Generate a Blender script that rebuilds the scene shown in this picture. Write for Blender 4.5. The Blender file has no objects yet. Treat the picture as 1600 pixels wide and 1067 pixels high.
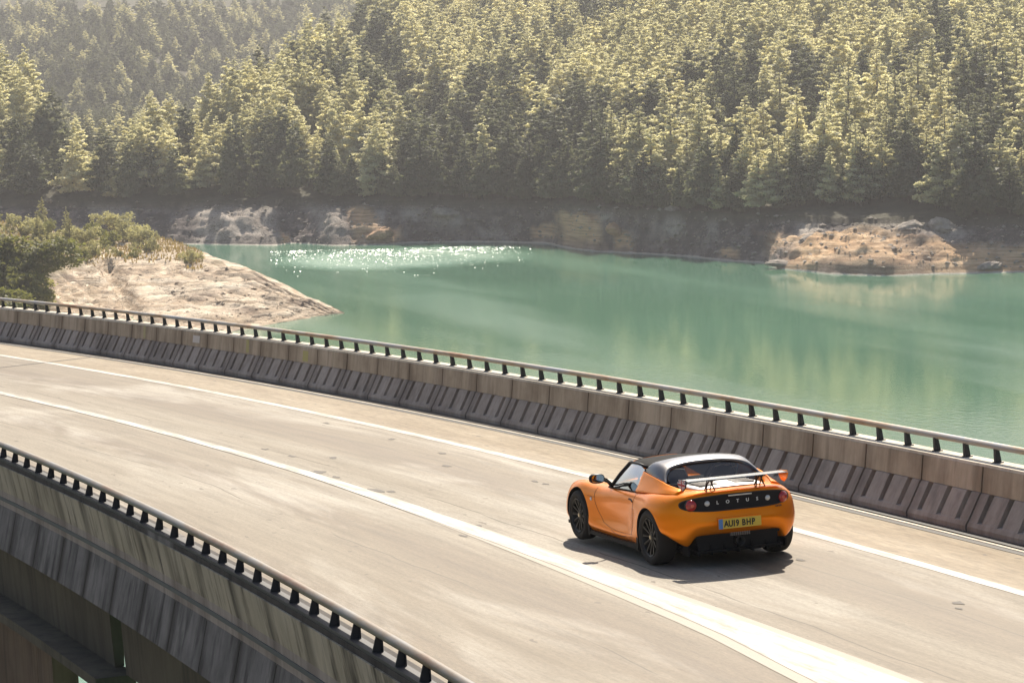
import bpy, math, random
import numpy as np
from mathutils import Vector, Matrix
from mathutils.bvhtree import BVHTree

random.seed(7); rng = np.random.default_rng(7)
SC = bpy.context.scene
COL = SC.collection
# ------------------------------------------------------------------ camera, sky, sun, exposure
CAM = np.array([-33.3997, 14.7184, 5.98398]); YAW, PITCH, ROLL, F = -0.351936, -0.0938812, -0.0229502, 5.0
BETA, K, DPSI, GRADE = 0.0242744, 0.00378844, -0.0331223, -0.0283946
def cam_axes():
    f = np.array([math.cos(PITCH)*math.cos(YAW), math.cos(PITCH)*math.sin(YAW), math.sin(PITCH)])
    r = np.array([math.sin(YAW), -math.cos(YAW), 0.]); u = np.cross(r, f)
    c, s = math.cos(ROLL), math.sin(ROLL)
    return c*r+s*u, -s*r+c*u, f
R_, U_, F_ = cam_axes()
cd = bpy.data.cameras.new('camera'); cam = bpy.data.objects.new('camera', cd); COL.objects.link(cam)
cam.matrix_world = Matrix(((R_[0], U_[0], -F_[0], CAM[0]), (R_[1], U_[1], -F_[1], CAM[1]), (R_[2], U_[2], -F_[2], CAM[2]), (0, 0, 0, 1)))
cd.sensor_width = 36; cd.lens = 36*F*1000/1600; cd.clip_start = 1; cd.clip_end = 9000
SC.camera = cam
SUN_AZ, SUN_EL = math.radians(-28), math.radians(46)
w = bpy.data.worlds.new('World'); SC.world = w; w.use_nodes = True
nt = w.node_tree; bg = nt.nodes['Background']
sky = nt.nodes.new('ShaderNodeTexSky'); sky.sky_type = 'NISHITA'; sky.sun_disc = False
sky.sun_elevation = SUN_EL; sky.sun_rotation = math.atan2(math.cos(SUN_AZ), math.sin(SUN_AZ))
sky.dust_density = 2.0; sky.air_density = 1.0
nt.links.new(sky.outputs[0], bg.inputs[0]); bg.inputs[1].default_value = 0.068
sd = bpy.data.lights.new('sun', 'SUN'); sd.energy = 5.0; sd.angle = math.radians(0.5); sd.color = (1, 0.90, 0.76)
sun = bpy.data.objects.new('sun', sd); COL.objects.link(sun)
SUNV = Vector((math.cos(SUN_EL)*math.cos(SUN_AZ), math.cos(SUN_EL)*math.sin(SUN_AZ), math.sin(SUN_EL)))
sun.rotation_euler = SUNV.to_track_quat('Z', 'Y').to_euler(); sun.location = (0, 0, 60)
vs = SC.view_settings; vs.view_transform = 'Standard'; vs.look = 'None'; vs.exposure = 0.74; vs.gamma = 1; vs.use_curve_mapping = False
SC.cycles.max_bounces = 8; SC.cycles.volume_bounces = 0; SC.cycles.transparent_max_bounces = 8
SC.cycles.volume_step_rate = 5

# ------------------------------------------------------------------ helpers
def unproj(px, py, z):
    d = F_+(px-800)/5000*R_-(py-533.5)/5000*U_
    return CAM+d*((z-CAM[2])/d[2])
def tag(o, label=None, cat=None, group=None, kind=None):
    if label: o['label'] = label
    if cat: o['category'] = cat
    if group: o['group'] = group
    if kind: o['kind'] = kind
    return o
def link(o, parent=None):
    COL.objects.link(o)
    if parent is not None: o.parent = parent
    return o
def empty(name, loc=(0, 0, 0), parent=None):
    o = bpy.data.objects.new(name, None); o.location = loc; o.empty_display_size = .2
    return link(o, parent)
def mesh(name, V, Fc, mat, smooth=False, uv=None, angle=None, matidx=None):
    me = bpy.data.meshes.new(name)
    V = np.asarray(V, dtype=np.float32)
    if isinstance(Fc, np.ndarray):
        n, k = Fc.shape
        me.vertices.add(len(V)); me.vertices.foreach_set('co', V.ravel())
        me.loops.add(n*k); me.loops.foreach_set('vertex_index', Fc.ravel().astype(np.int32))
        me.polygons.add(n); me.polygons.foreach_set('loop_start', np.arange(0, n*k, k, dtype=np.int32))
        me.update(calc_edges=True); me.validate()
    else:
        me.from_pydata([tuple(map(float, v)) for v in V], [], Fc); me.update()
    if uv is not None:
        l = me.uv_layers.new(name='UVMap'); idx = np.zeros(len(me.loops), dtype=np.int32); me.loops.foreach_get('vertex_index', idx)
        l.data.foreach_set('uv', np.asarray(uv, dtype=np.float32)[idx].ravel())
    for m in (mat if isinstance(mat, (list, tuple)) else [mat]): me.materials.append(m)
    if matidx is not None: me.polygons.foreach_set('material_index', np.asarray(matidx, dtype=np.int32))
    if smooth: me.polygons.foreach_set('use_smooth', [True]*len(me.polygons))
    if angle: me.set_sharp_from_angle(angle=math.radians(angle))
    return me
def obj(name, me, parent=None, loc=None):
    o = bpy.data.objects.new(name, me)
    if loc is not None: o.location = loc
    return link(o, parent)
def grid_faces(n, m, close_m=False):
    i, j = np.meshgrid(np.arange(n-1), np.arange(m if close_m else m-1), indexing='ij'); i = i.ravel(); j = j.ravel(); j2 = (j+1) % m
    return np.stack([i*m+j, (i+1)*m+j, (i+1)*m+j2, i*m+j2], 1)
class MB:
    def __init__(s): s.V = []; s.F = []
    def add(s, V, Fc):
        b = len(s.V); s.V += [tuple(map(float, v)) for v in V]; s.F += [tuple(int(i)+b for i in f) for f in Fc]; return s
    def box(s, x0, x1, y0, y1, z0, z1, M=None):
        V = [(x, y, z) for x in (x0, x1) for y in (y0, y1) for z in (z0, z1)]
        if M is not None: V = [tuple(M @ Vector(v)) for v in V]
        return s.add(V, [(0, 1, 3, 2), (4, 6, 7, 5), (0, 4, 5, 1), (2, 3, 7, 6), (0, 2, 6, 4), (1, 5, 7, 3)])
    def tube(s, P, r, n=8, cap=True):
        P = [Vector(p) for p in P]; k = len(P); rr = r if hasattr(r, '__len__') else [r]*k
        V = []; pn = None
        for i in range(k):
            t = (P[min(i+1, k-1)]-P[max(i-1, 0)]).normalized()
            a = t.orthogonal().normalized() if pn is None else (pn-t*pn.dot(t)).normalized()
            pn = a; b = t.cross(a)
            for j in range(n):
                q = 2*math.pi*j/n; V.append(P[i]+a*(math.cos(q)*rr[i])+b*(math.sin(q)*rr[i]))
        Fc = [(i*n+j, i*n+(j+1) % n, (i+1)*n+(j+1) % n, (i+1)*n+j) for i in range(k-1) for j in range(n)]
        if cap: Fc += [tuple(range(n-1, -1, -1)), tuple((k-1)*n+j for j in range(n))]
        return s.add(V, Fc)
    def lathe(s, prof, n=32, M=None):   # prof (r, y): axis y
        V = []
        for r, y in prof:
            for j in range(n):
                q = 2*math.pi*j/n; V.append(Vector((r*math.cos(q), y, r*math.sin(q))))
        if M is not None: V = [M @ v for v in V]
        k = len(prof)
        return s.add(V, [(i*n+j, (i+1)*n+j, (i+1)*n+(j+1) % n, i*n+(j+1) % n) for i in range(k-1) for j in range(n)])
    def prism(s, poly, a, ax='y', t=.01):
        # polygon in the plane normal to ax, from a to a+t
        def mk(p, q): return {'y': (p[0], q, p[1]), 'x': (q, p[0], p[1]), 'z': (p[0], p[1], q)}[ax]
        n = len(poly); V = [mk(p, a) for p in poly]+[mk(p, a+t) for p in poly]
        return s.add(V, [tuple(range(n)), tuple(range(2*n-1, n-1, -1))]+[(i, i+n, (i+1) % n+n, (i+1) % n) for i in range(n)])
    def me(s, name, mat, smooth=False, angle=None): return mesh(name, s.V, s.F, mat, smooth=smooth, angle=angle)
    def build(s, name, mat, parent=None, smooth=False, angle=None, loc=None): return obj(name, s.me(name, mat, smooth, angle), parent, loc)

# numpy value noise
def _h(ix, iy, seed):
    n = (ix.astype(np.int64)*374761393+iy.astype(np.int64)*668265263+seed*1442695041) & 0xffffffff
    n = ((n ^ (n >> 13))*1274126177) & 0xffffffff
    return ((n ^ (n >> 16)) & 0xffff)/65535.
def vnoise(x, y, seed=0):
    x = np.asarray(x, float); y = np.asarray(y, float)
    ix = np.floor(x); iy = np.floor(y); fx = x-ix; fy = y-iy; fx = fx*fx*(3-2*fx); fy = fy*fy*(3-2*fy)
    a = _h(ix, iy, seed); b = _h(ix+1, iy, seed); c = _h(ix, iy+1, seed); d = _h(ix+1, iy+1, seed)
    return (a*(1-fx)+b*fx)*(1-fy)+(c*(1-fx)+d*fx)*fy
def fbm(x, y, o=4, seed=0):
    s = 0; a = .5
    for i in range(o): s = s+a*(vnoise(x*2**i, y*2**i, seed+i*17)-.5); a *= .55
    return s*2
def sstep(a, b, x): t = np.clip((x-a)/(b-a), 0, 1); return t*t*(3-2*t)

# materials
def newmat(name, base=(.5, .5, .5), rough=.7, metal=0, coat=0, **kw):
    m = bpy.data.materials.new(name); m.use_nodes = True; b = m.node_tree.nodes['Principled BSDF']
    b.inputs['Base Color'].default_value = (*base, 1); b.inputs['Roughness'].default_value = rough; b.inputs['Metallic'].default_value = metal
    b.inputs['Coat Weight'].default_value = coat
    for k, v in kw.items(): b.inputs[k.replace('_', ' ')].default_value = v
    return m
class NT:
    def __init__(s, m): s.m = m; s.t = m.node_tree; s.b = s.t.nodes['Principled BSDF']; s.out = s.t.nodes['Material Output']
    def n(s, typ, **kw):
        nd = s.t.nodes.new(typ)
        for k, v in kw.items():
            if isinstance(k, str) and hasattr(nd, k): setattr(nd, k, v)
        return nd
    def l(s, a, b): s.t.links.new(a, b)
    def val(s, x, inp):
        if hasattr(x, 'is_output') or isinstance(x, bpy.types.NodeSocket): s.l(x, inp)
        else: inp.default_value = x
    def coord(s, which='Object', scale=(1, 1, 1), rot=(0, 0, 0)):
        c = s.n('ShaderNodeTexCoord'); mp = s.n('ShaderNodeMapping'); mp.inputs['Scale'].default_value = scale; mp.inputs['Rotation'].default_value = rot
        s.l(c.outputs[which], mp.inputs[0]); return mp.outputs[0]
    def world(s, scale=(1, 1, 1)):
        g = s.n('ShaderNodeNewGeometry'); mp = s.n('ShaderNodeMapping'); mp.inputs['Scale'].default_value = scale
        s.l(g.outputs['Position'], mp.inputs[0]); return mp.outputs[0]
    def noise(s, vec, scale=1, detail=4, rough=.55, dist=0):
        nd = s.n('ShaderNodeTexNoise'); s.l(vec, nd.inputs['Vector']); nd.inputs['Scale'].default_value = scale
        nd.inputs['Detail'].default_value = detail; nd.inputs['Roughness'].default_value = rough; nd.inputs['Distortion'].default_value = dist
        return nd.outputs[0]
    def ramp(s, fac, stops, interp='LINEAR'):
        r = s.n('ShaderNodeValToRGB'); r.color_ramp.interpolation = interp; s.l(fac, r.inputs[0]); e = r.color_ramp.elements
        while len(e) < len(stops): e.new(.5)
        for i, (p, c) in enumerate(stops):
            e[i].position = p; e[i].color = (*c, 1) if hasattr(c, '__len__') else (c, c, c, 1)
        return r.outputs[0]
    def mix(s, f, a, b, mode='MIX'):
        nd = s.n('ShaderNodeMix'); nd.data_type = 'RGBA'; nd.blend_type = mode
        s.val(f, nd.inputs[0])
        for x, i in ((a, 6), (b, 7)):
            if isinstance(x, bpy.types.NodeSocket): s.l(x, nd.inputs[i])
            else: nd.inputs[i].default_value = (*x, 1)
        return nd.outputs[2]
    def math(s, op, a, b=0, c=0, clamp=False):
        nd = s.n('ShaderNodeMath'); nd.operation = op; nd.use_clamp = clamp; s.val(a, nd.inputs[0]); s.val(b, nd.inputs[1])
        if op in ('MULTIPLY_ADD', 'COMPARE'): s.val(c, nd.inputs[2])
        return nd.outputs[0]
    def bump(s, h, strength=.3, dist=.02):
        b = s.n('ShaderNodeBump'); b.inputs['Strength'].default_value = strength; b.inputs['Distance'].default_value = dist
        s.l(h, b.inputs['Height']); s.l(b.outputs[0], s.b.inputs['Normal']); return b
    def color(s, c): s.l(c, s.b.inputs['Base Color'])

# ---- road surface material (UV = metres along, metres across)
def mat_road():
    m = newmat('road_surface', rough=.8); t = NT(m)
    uv = t.n('ShaderNodeTexCoord').outputs['UV']; sep = t.n('ShaderNodeSeparateXYZ'); t.l(uv, sep.inputs[0]); S, D = sep.outputs[0], sep.outputs[1]
    def uvn(sx, sy, scale=1, detail=4, rough=.6, dist=0, off=0):
        mp = t.n('ShaderNodeMapping'); mp.inputs['Scale'].default_value = (sx, sy, 1); mp.inputs['Location'].default_value = (off, off, 0); t.l(uv, mp.inputs[0])
        return t.noise(mp.outputs[0], scale, detail, rough, dist)
    bands = uvn(.015, .55, 1, 3, .5, .3)
    c = t.ramp(bands, [(.38, (.13, .098, .062)), (.5, (.20, .167, .122)), (.60, (.28, .248, .197))])
    blot = uvn(.09, .6, 1, 5, .65, .6, 7)
    c = t.mix(t.ramp(blot, [(.50, 0), (.64, .7)]), c, (.36, .33, .275))
    streak = uvn(.35, 7, 1, 5, .7, 0, 3)
    c = t.mix(.75, c, t.ramp(streak, [(.3, .66), (.5, 1), (.72, 1.28)]), 'MULTIPLY')
    grain = uvn(9, 30, 1, 3, .7, 0, 5)
    c = t.mix(.8, c, t.ramp(grain, [(.3, .78), (.5, 1), (.7, 1.2)]), 'MULTIPLY')
    # shoulder: coarser, browner
    sh = t.math('SMOOTH_MIN', t.math('MULTIPLY', t.math('SUBTRACT', D, 1.66), 12), 1, .2, True)
    shc = t.ramp(uvn(.25, 2.2, 1, 6, .75, .2, 9), [(.3, (.18, .135, .083)), (.52, (.26, .208, .138)), (.72, (.33, .275, .195))])
    shc = t.mix(.9, shc, t.ramp(uvn(2.2, 16, 1, 5, .8), [(.3, .62), (.5, 1), (.7, 1.3)]), 'MULTIPLY')
    c = t.mix(sh, c, shc)
    # tyre bands
    for d0, wd, k in ((-3.9, .5, .30), (-5.5, .35, .15), (.75, .28, .26), (-.75, .3, .28), (-2.9, .2, .12)):
        q = t.math('DIVIDE', t.math('SUBTRACT', D, d0), wd); q = t.math('MULTIPLY', q, q); q = t.math('MULTIPLY', t.math('POWER', 2.718, t.math('MULTIPLY', q, -1)), k)
        c = t.mix(q, c, (.17, .135, .09))
    # dark spots and tar
    v = t.n('ShaderNodeTexVoronoi'); mp = t.n('ShaderNodeMapping'); mp.inputs['Scale'].default_value = (.42, 1.25, 1); t.l(uv, mp.inputs[0])
    v.inputs['Randomness'].default_value = 1; wv = t.n('ShaderNodeVectorMath'); wv.operation = 'ADD'; nz = t.n('ShaderNodeTexNoise'); t.l(uv, nz.inputs['Vector']); nz.inputs['Scale'].default_value = 3
    sc = t.n('ShaderNodeVectorMath'); sc.operation = 'SCALE'; sc.inputs['Scale'].default_value = .25; t.l(nz.outputs[1], sc.inputs[0])
    t.l(mp.outputs[0], wv.inputs[0]); t.l(sc.outputs[0], wv.inputs[1]); t.l(wv.outputs[0], v.inputs['Vector'])
    rnd = t.n('ShaderNodeSeparateColor'); t.l(v.outputs['Color'], rnd.inputs[0])
    rad = t.math('MULTIPLY', t.math('SUBTRACT', rnd.outputs[0], .72, clamp=True), .8)
    spot = t.math('MULTIPLY', t.math('LESS_THAN', v.outputs['Distance'], rad), .7)
    c = t.mix(spot, c, (.11, .09, .07))
    # fine wandering cracks running with the road
    wob = t.math('MULTIPLY', t.math('SUBTRACT', uvn(.12, .02, 1, 4, .5), .5), .8)
    for d0 in (-.95, .55, -3.1):
        q = t.math('ABSOLUTE', t.math('SUBTRACT', t.math('SUBTRACT', D, d0), wob))
        mk = t.math('LESS_THAN', q, .012); gate = t.ramp(uvn(.2, .001, 1, 2, .5, 0, d0*10), [(.47, 0), (.5, .7)])
        c = t.mix(t.math('MULTIPLY', mk, gate), c, (.09, .075, .055))
    t.color(c); t.b.inputs['Specular IOR Level'].default_value = .35
    rr = t.ramp(bands, [(.3, .62), (.7, .85)]); t.l(rr, t.b.inputs['Roughness'])
    t.bump(t.math('ADD', grain, streak), .35, .01)
    return m
def mat_paint_line():
    m = newmat('white_road_paint', rough=.6); t = NT(m)
    uv = t.n('ShaderNodeTexCoord').outputs['UV']
    def uvn(sx, sy, d=5, r=.7):
        mp = t.n('ShaderNodeMapping'); mp.inputs['Scale'].default_value = (sx, sy, 1); t.l(uv, mp.inputs[0]); return t.noise(mp.outputs[0], 1, d, r)
    c = t.ramp(uvn(.8, 7), [(.34, (.20, .165, .12)), (.46, (.33, .30, .25)), (.60, (.46, .44, .395))])
    c = t.mix(t.ramp(uvn(1.6, 12, 6, .8), [(.56, 0), (.68, .8)]), c, (.30, .26, .20))
    t.color(c); return m
def mat_concrete(name, lo, mid, hi, streak=.6, streak_col=(.03, .025, .02), scale=1.0, moss=None, top_bias=True):
    m = newmat(name, rough=.88); t = NT(m)
    P = t.world()
    n1 = t.noise(P, .9*scale, 6, .65)
    c = t.ramp(n1, [(.28, lo), (.5, mid), (.74, hi)])
    Ps = t.world((3.2, 3.2, .22)); st = t.noise(Ps, 1.0, 5, .65)
    c = t.mix(t.math('MULTIPLY', t.ramp(st, [(.5, 0), (.68, 1)]), streak), c, streak_col)
    Pf = t.world((9, 9, .8)); sf = t.noise(Pf, 1.0, 4, .6)
    c = t.mix(.8, c, t.ramp(sf, [(.3, .78), (.5, 1.0), (.7, 1.15)]), 'MULTIPLY')
    if moss: c = t.mix(t.ramp(t.noise(P, .35, 3, .5), [(.5, 0), (.72, .6)]), c, moss)
    t.color(c); t.bump(t.noise(P, 18, 5, .7), .35, .01); return m

M_ROAD = mat_road(); M_LINE = mat_paint_line()
def add_joint_stain(m, L, amt, col):
    t = NT(m); c0 = t.b.inputs['Base Color'].links[0].from_socket; co = t.n('ShaderNodeTexCoord'); sp = t.n('ShaderNodeSeparateXYZ'); t.l(co.outputs['Object'], sp.inputs[0])
    nz = t.noise(t.world((1.1, 1.1, .5)), 1, 4, .6); e_ = t.math('ABSOLUTE', t.math('SUBTRACT', sp.outputs[0], L/2))
    e_ = t.math('ADD', e_, t.math('MULTIPLY', t.math('SUBTRACT', nz, .5), .5)); f = t.ramp(e_, [(L/2-.26, 0), (L/2-.03, amt)]); t.color(t.mix(f, c0, col))
M_PAR = mat_concrete('parapet_concrete', (.27, .21, .15), (.42, .34, .25), (.54, .45, .35), .45, (.10, .072, .048))
M_BLOCK = mat_concrete('barrier_concrete', (.24, .20, .17), (.35, .30, .26), (.44, .385, .34), .35, (.07, .055, .048))
M_COPE = mat_concrete('coping_concrete', (.46, .40, .31), (.58, .52, .42), (.68, .62, .52), .05)  # lighter than the wall so the coping top looks sunlit
M_OUT = mat_concrete('outer_concrete', (.30, .265, .20), (.44, .395, .30), (.53, .48, .385), .9, (.03, .022, .014))
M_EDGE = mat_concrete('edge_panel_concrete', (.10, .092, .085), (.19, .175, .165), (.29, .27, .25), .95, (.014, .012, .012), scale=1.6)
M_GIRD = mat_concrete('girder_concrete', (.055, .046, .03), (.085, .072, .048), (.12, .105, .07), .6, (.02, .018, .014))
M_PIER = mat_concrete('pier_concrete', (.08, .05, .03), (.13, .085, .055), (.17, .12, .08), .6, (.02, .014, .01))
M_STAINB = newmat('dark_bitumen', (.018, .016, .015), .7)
M_STEELBLK = newmat('dark_steel', (.014, .015, .02), .6, 0)

add_joint_stain(M_PAR, 2*.798011, .5, (.15, .105, .07)); add_joint_stain(M_BLOCK, 2*.798011, .4, (.075, .052, .04)); add_joint_stain(M_EDGE, 2*.798011, .8, (.02, .015, .012)); add_joint_stain(M_OUT, 2*.798011, .5, (.035, .028, .018))
def mat_rail(nm='weathered_rail', dk=1.):
    m = newmat(nm, rough=.5, metal=.1); t = NT(m)
    uv = t.n('ShaderNodeTexCoord').outputs['UV']; mp = t.n('ShaderNodeMapping'); mp.inputs['Scale'].default_value = (.45, .6, 1); t.l(uv, mp.inputs[0])
    n = t.noise(mp.outputs[0], 1.0, 6, .7)
    c = t.ramp(n, [(.34, (.28, .31, .36)), (.45, (.36, .34, .31)), (.53, (.36, .28, .19)), (.62, (.30, .15, .06)), (.75, (.17, .07, .03))])
    c = t.mix(1.0, c, (dk, dk, dk), 'MULTIPLY'); t.color(c); t.bump(n, .2, .01); return m
M_RAIL = mat_rail(); M_RAILN = mat_rail('dark_weathered_rail', .42)

# ------------------------------------------------------------------ bridge curve
def road(s, d, h=0.):
    s = np.asarray(s, float); d = np.asarray(d, float); h = np.asarray(h, float)
    R = 1/K; r = R+d; th = s*K; x = r*np.sin(th); y = R-r*np.cos(th); c, q = math.cos(DPSI), math.sin(DPSI)
    return np.stack(np.broadcast_arrays(c*x-q*y, q*x+c*y, d*math.tan(BETA)+h+GRADE*s), -1)
def frame_at(s, d=0., h=0.):
    o = road(s, d, h); a = road(s+.5, d, h)-road(s-.5, d, h); a = a/np.linalg.norm(a)
    dd = road(s, d+.5, h)-road(s, d-.5, h); dd = dd/np.linalg.norm(dd); up = np.cross(dd, a)*1.0
    if up[2] < 0: up = -up
    # local x = along, y = inward (left), z = up
    y = -dd
    return Matrix(((a[0], y[0], up[0], o[0]), (a[1], y[1], up[1], o[1]), (a[2], y[2], up[2], o[2]), (0, 0, 0, 1)))
S0, S1 = -46., 120.
def sweep(name, prof, mat, s0=S0, s1=S1, ds=1.0, closed=True, parent=None, smooth=False):
    """prof: list of (d, h) or function s -> list; extruded along the bridge."""
    ss = np.arange(s0, s1+1e-6, ds) if (s1-s0) > ds else np.array([s0, s1])
    pf = prof if callable(prof) else (lambda s: prof)
    V = []; UV = []; m = len(pf(0))
    for s in ss:
        P = pf(s); V.append(road(np.full(m, s), [p[0] for p in P], [p[1] for p in P])); UV += [(s, p[0]+p[1]*.7) for p in P]
    V = np.concatenate(V); Fc = grid_faces(len(ss), m, closed)
    fl = [tuple(f) for f in Fc]
    if closed: fl += [tuple(range(m)), tuple((len(ss)-1)*m+j for j in range(m-1, -1, -1))]
    return obj(name, mesh(name, V, fl, mat, uv=UV, smooth=smooth), parent)

TARS = [(14.6, -0.91, 0.12), (12.2, -1.23, 0.2), (11.35, -1.23, 0.13), (9.34, -1.31, 0.24), (8.99, -1.15, 0.12), (4.63, -1.4, 0.17), (3.89, -1.83, 0.1), (13.86, -0.47, 0.12), (19.1, 1.19, 0.1), (15.66, 1.14, 0.1), (13.04, 1.03, 0.1), (11.33, 0.52, 0.12), (8.54, 0.84, 0.09), (8.15, 0.84, 0.07), (-4.57, 0.84, 0.11), (-4.9, 0.7, 0.06), (-0.79, 0.71, 0.08), (7.28, -1.44, 0.08), (15.95, -0.91, 0.1)]
deck = sweep('road', [(-6.0, -.004), (-4, 0), (-2, 0), (0, 0), (1.5, 0), (2.9, 0), (2.9, -.35), (-6.0, -.35)], M_ROAD, ds=1.0)
tag(deck, 'pale worn concrete carriageway curving over the viaduct', kind='structure')
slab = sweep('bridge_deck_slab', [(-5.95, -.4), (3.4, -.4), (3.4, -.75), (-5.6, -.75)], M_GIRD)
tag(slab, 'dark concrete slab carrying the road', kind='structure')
def strip(name, d0, d1, h, mat, s0=S0, s1=S1, parent=deck, ds=1.0):
    f = lambda s: [(d0(s) if callable(d0) else d0, h), (d1(s) if callable(d1) else d1, h)]
    return sweep(name, f, mat, s0, s1, ds, closed=False, parent=parent)
e = strip('edge_line', 1.57, 1.73, .004, M_LINE); e['label'] = 'thin white edge line beside the far shoulder'
def lane_in(s): return float(np.interp(s, [-40, -7.7, 3, 12.8, 120], [-1.24, -1.28, -1.40, -1.33, -1.33]))
def lane_out(s): return float(np.interp(s, [-40, -7.7, -4.8, 2, 8, 12, 20, 120], [-3.3, -2.20, -2.0, -1.80, -1.64, -1.54, -1.51, -1.51]))
def lg(s): return float(np.clip((7-s)/9, 0, 1))
e = strip('faded_line_border', lambda s: lane_out(s)-.02*lg(s), lambda s: lane_in(s)+.02*lg(s), .004, newmat('faded_road_paint', (.315, .28, .225), .7), s1=8)
e = strip('lane_line', lambda s: lane_out(s)+.13*lg(s), lambda s: lane_in(s)-.10*lg(s), .008, M_LINE); e['label'] = 'white line flaring into a broad painted band'
M_TAR = newmat('tar_patch', (.075, .062, .048), .75)
rt = np.random.default_rng(8)
for i, (s_, d_, r_) in enumerate(TARS):
    n = 11; q = np.linspace(0, 2*np.pi, n, endpoint=False); k = rt.uniform(.45, 1.3, n); P = road(s_+np.cos(q)*k*r_*1.5, d_+np.sin(q)*k*r_*.5, .0035+.0001*i)
    obj('tar_patch', mesh('tar_patch', P, [tuple(range(n))], M_TAR), deck)
# expansion joint across the road
V = []; 
for d in np.linspace(-5.9, 2.8, 24):
    for o in (-.05, .05): V.append(road(37.45+.25*(d-.5)*.9+o, d, .005))
obj('expansion_joint', mesh('expansion_joint', V, grid_faces(24, 2), M_STAINB, uv=None), deck)
# ---- far side foot of barrier: thin pale kerb strip with a black strip on either side
strip('dark_strip', 2.83, 2.93, .005, M_STAINB)
strip('dark_strip', 2.99, 3.2, .024, M_STAINB)  # black colour paints in the shade between kerb and barrier foot
kerb = sweep('kerb_strip', [(2.93, 0), (2.93, .012), (2.975, .014), (2.975, 0)], M_COPE)
tag(kerb, 'thin pale kerb strip along the foot of the far barrier', kind='structure')
kb = sweep('barrier_footing', [(2.985, -.35), (2.985, .006), (3.58, .02), (3.58, -.6)], M_BLOCK); tag(kb, 'concrete footing under the far barrier', kind='structure')

# ------------------------------------------------------------------ parapets made of repeated precast pieces
SEG = 2*0.798011; PHF, PHN = 27.8969*0.798011, 12.1794*0.798011
DT_F, DT_N, HB, HR = 3.388, -6.387, .7987, .993
def block_mesh(name, mat, flip=1, L=SEG):
    """New-Jersey foot with three recessed grooves; local y is inward."""
    g = .012; x0, x1 = g, L-g
    mb = MB()
    # face profile y (inward +) vs z : toe -> top ; measured from wall inner face y=0
    def prof(rec): return [(.40, .03), (.41, .10), (.385, .155)]+([(.33, .17), (.02, .50)] if rec else [(.355, .17), (.055, .50)])+[(0.03, .505), (-.1, .505), (-.1, .03)]
    xs = [x0]; rec = []
    gw = .13; cs = [L*(k+.55)/3.1 for k in range(3)]
    for c in cs: xs += [c-gw/2, c+gw/2]
    xs += [x1]
    for i in range(len(xs)-1):
        r = (i % 2 == 1)
        a, b = xs[i], xs[i+1]
        P = [(.255, .0), (.26, .085), (.235, .135)]+([(.165, .145), (-.02, .445), (.04, .46)] if r else [(.22, .15), (.052, .455), (.04, .46)])+[(-.1, .505), (-.1, .03)]
        n = len(P); V = [(x, flip*p[0], p[1]) for x in (a, b) for p in P]
        mb.add(V, [tuple(range(n)), tuple(range(2*n-1, n-1, -1))]+[(k, k+n, (k+1) % n+n, (k+1) % n) for k in range(n)])
    return mb.me(name, mat)
def panel_mesh(name, mat, L=SEG):
    g = .008; mb = MB(); P = [(.04, .465), (.005, .74), (.0, .765), (-.27, .765), (-.27, .03), (-.10, .03), (-.10, .465)]
    n = len(P); V = [(x, p[0], p[1]) for x in (g, L-g) for p in P]
    mb.add(V, [tuple(range(n)), tuple(range(2*n-1, n-1, -1))]+[(k, k+n, (k+1) % n+n, (k+1) % n) for k in range(n)])
    return mb.me(name, mat)
def set_m(o, M): o.matrix_local = M
farp = empty('concrete_parapet', tuple(road(0, DT_F, 0)))
tag(farp, 'long brown concrete barrier with slotted foot on the lake side of the road', 'barrier', 'precast barriers edging the bridge')
nearp = empty('concrete_parapet', tuple(road(0, DT_N, 0)))
tag(nearp, 'streaked concrete parapet in the bottom left corner with grey edge panels below', 'barrier', 'precast barriers edging the bridge')
def place(o, root, M): o.matrix_local = Matrix.Translation(-root.location) @ M
bm_me = block_mesh('barrier_block', M_BLOCK); pm_me = panel_mesh('wall_panel', M_PAR)
nseg_f0 = int((-42-PHF)/SEG); nseg_f1 = int((72-PHF)/SEG)
for k in range(nseg_f0, nseg_f1):
    s = PHF+k*SEG; M = frame_at(s+SEG/2, DT_F, 0) @ Matrix.Translation((-SEG/2, 0, 0))
    place(obj('barrier_block', bm_me, farp), farp, M); place(obj('wall_panel', pm_me, farp), farp, M)
o = sweep('coping', [(DT_F-.012, .766), (DT_F-.006, HB), (DT_F+.29, HB), (DT_F+.29, .766)], M_COPE, parent=None); o.parent = farp; o.matrix_local = Matrix.Translation(-farp.location)
def patch(s, w_, z0, z1, col, name):   # paint mark on the inner wall face
    M = frame_at(s, DT_F, 0); V = [M @ Vector(v) for v in ((-w_/2, .038, z0), (w_/2, .038, z0), (w_/2, .012, z1), (-w_/2, .012, z1))]
    m = newmat(name, col, .7); o = obj(name, mesh(name, [tuple(v) for v in V], [(0, 1, 2, 3)], m)); o.parent = farp; o.matrix_local = Matrix.Translation(-farp.location); return o
patch(29.4, .16, .50, .76, (.42, .38, .16), 'yellow_paint_mark'); patch(26.1, .30, .50, .70, (.44, .40, .15), 'yellow_paint_mark'); patch(35.8, .14, .50, .76, (.42, .38, .20), 'yellow_paint_mark'); patch(32.5, .42, .55, .70, (.62, .58, .54), 'faded_notice')
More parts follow.
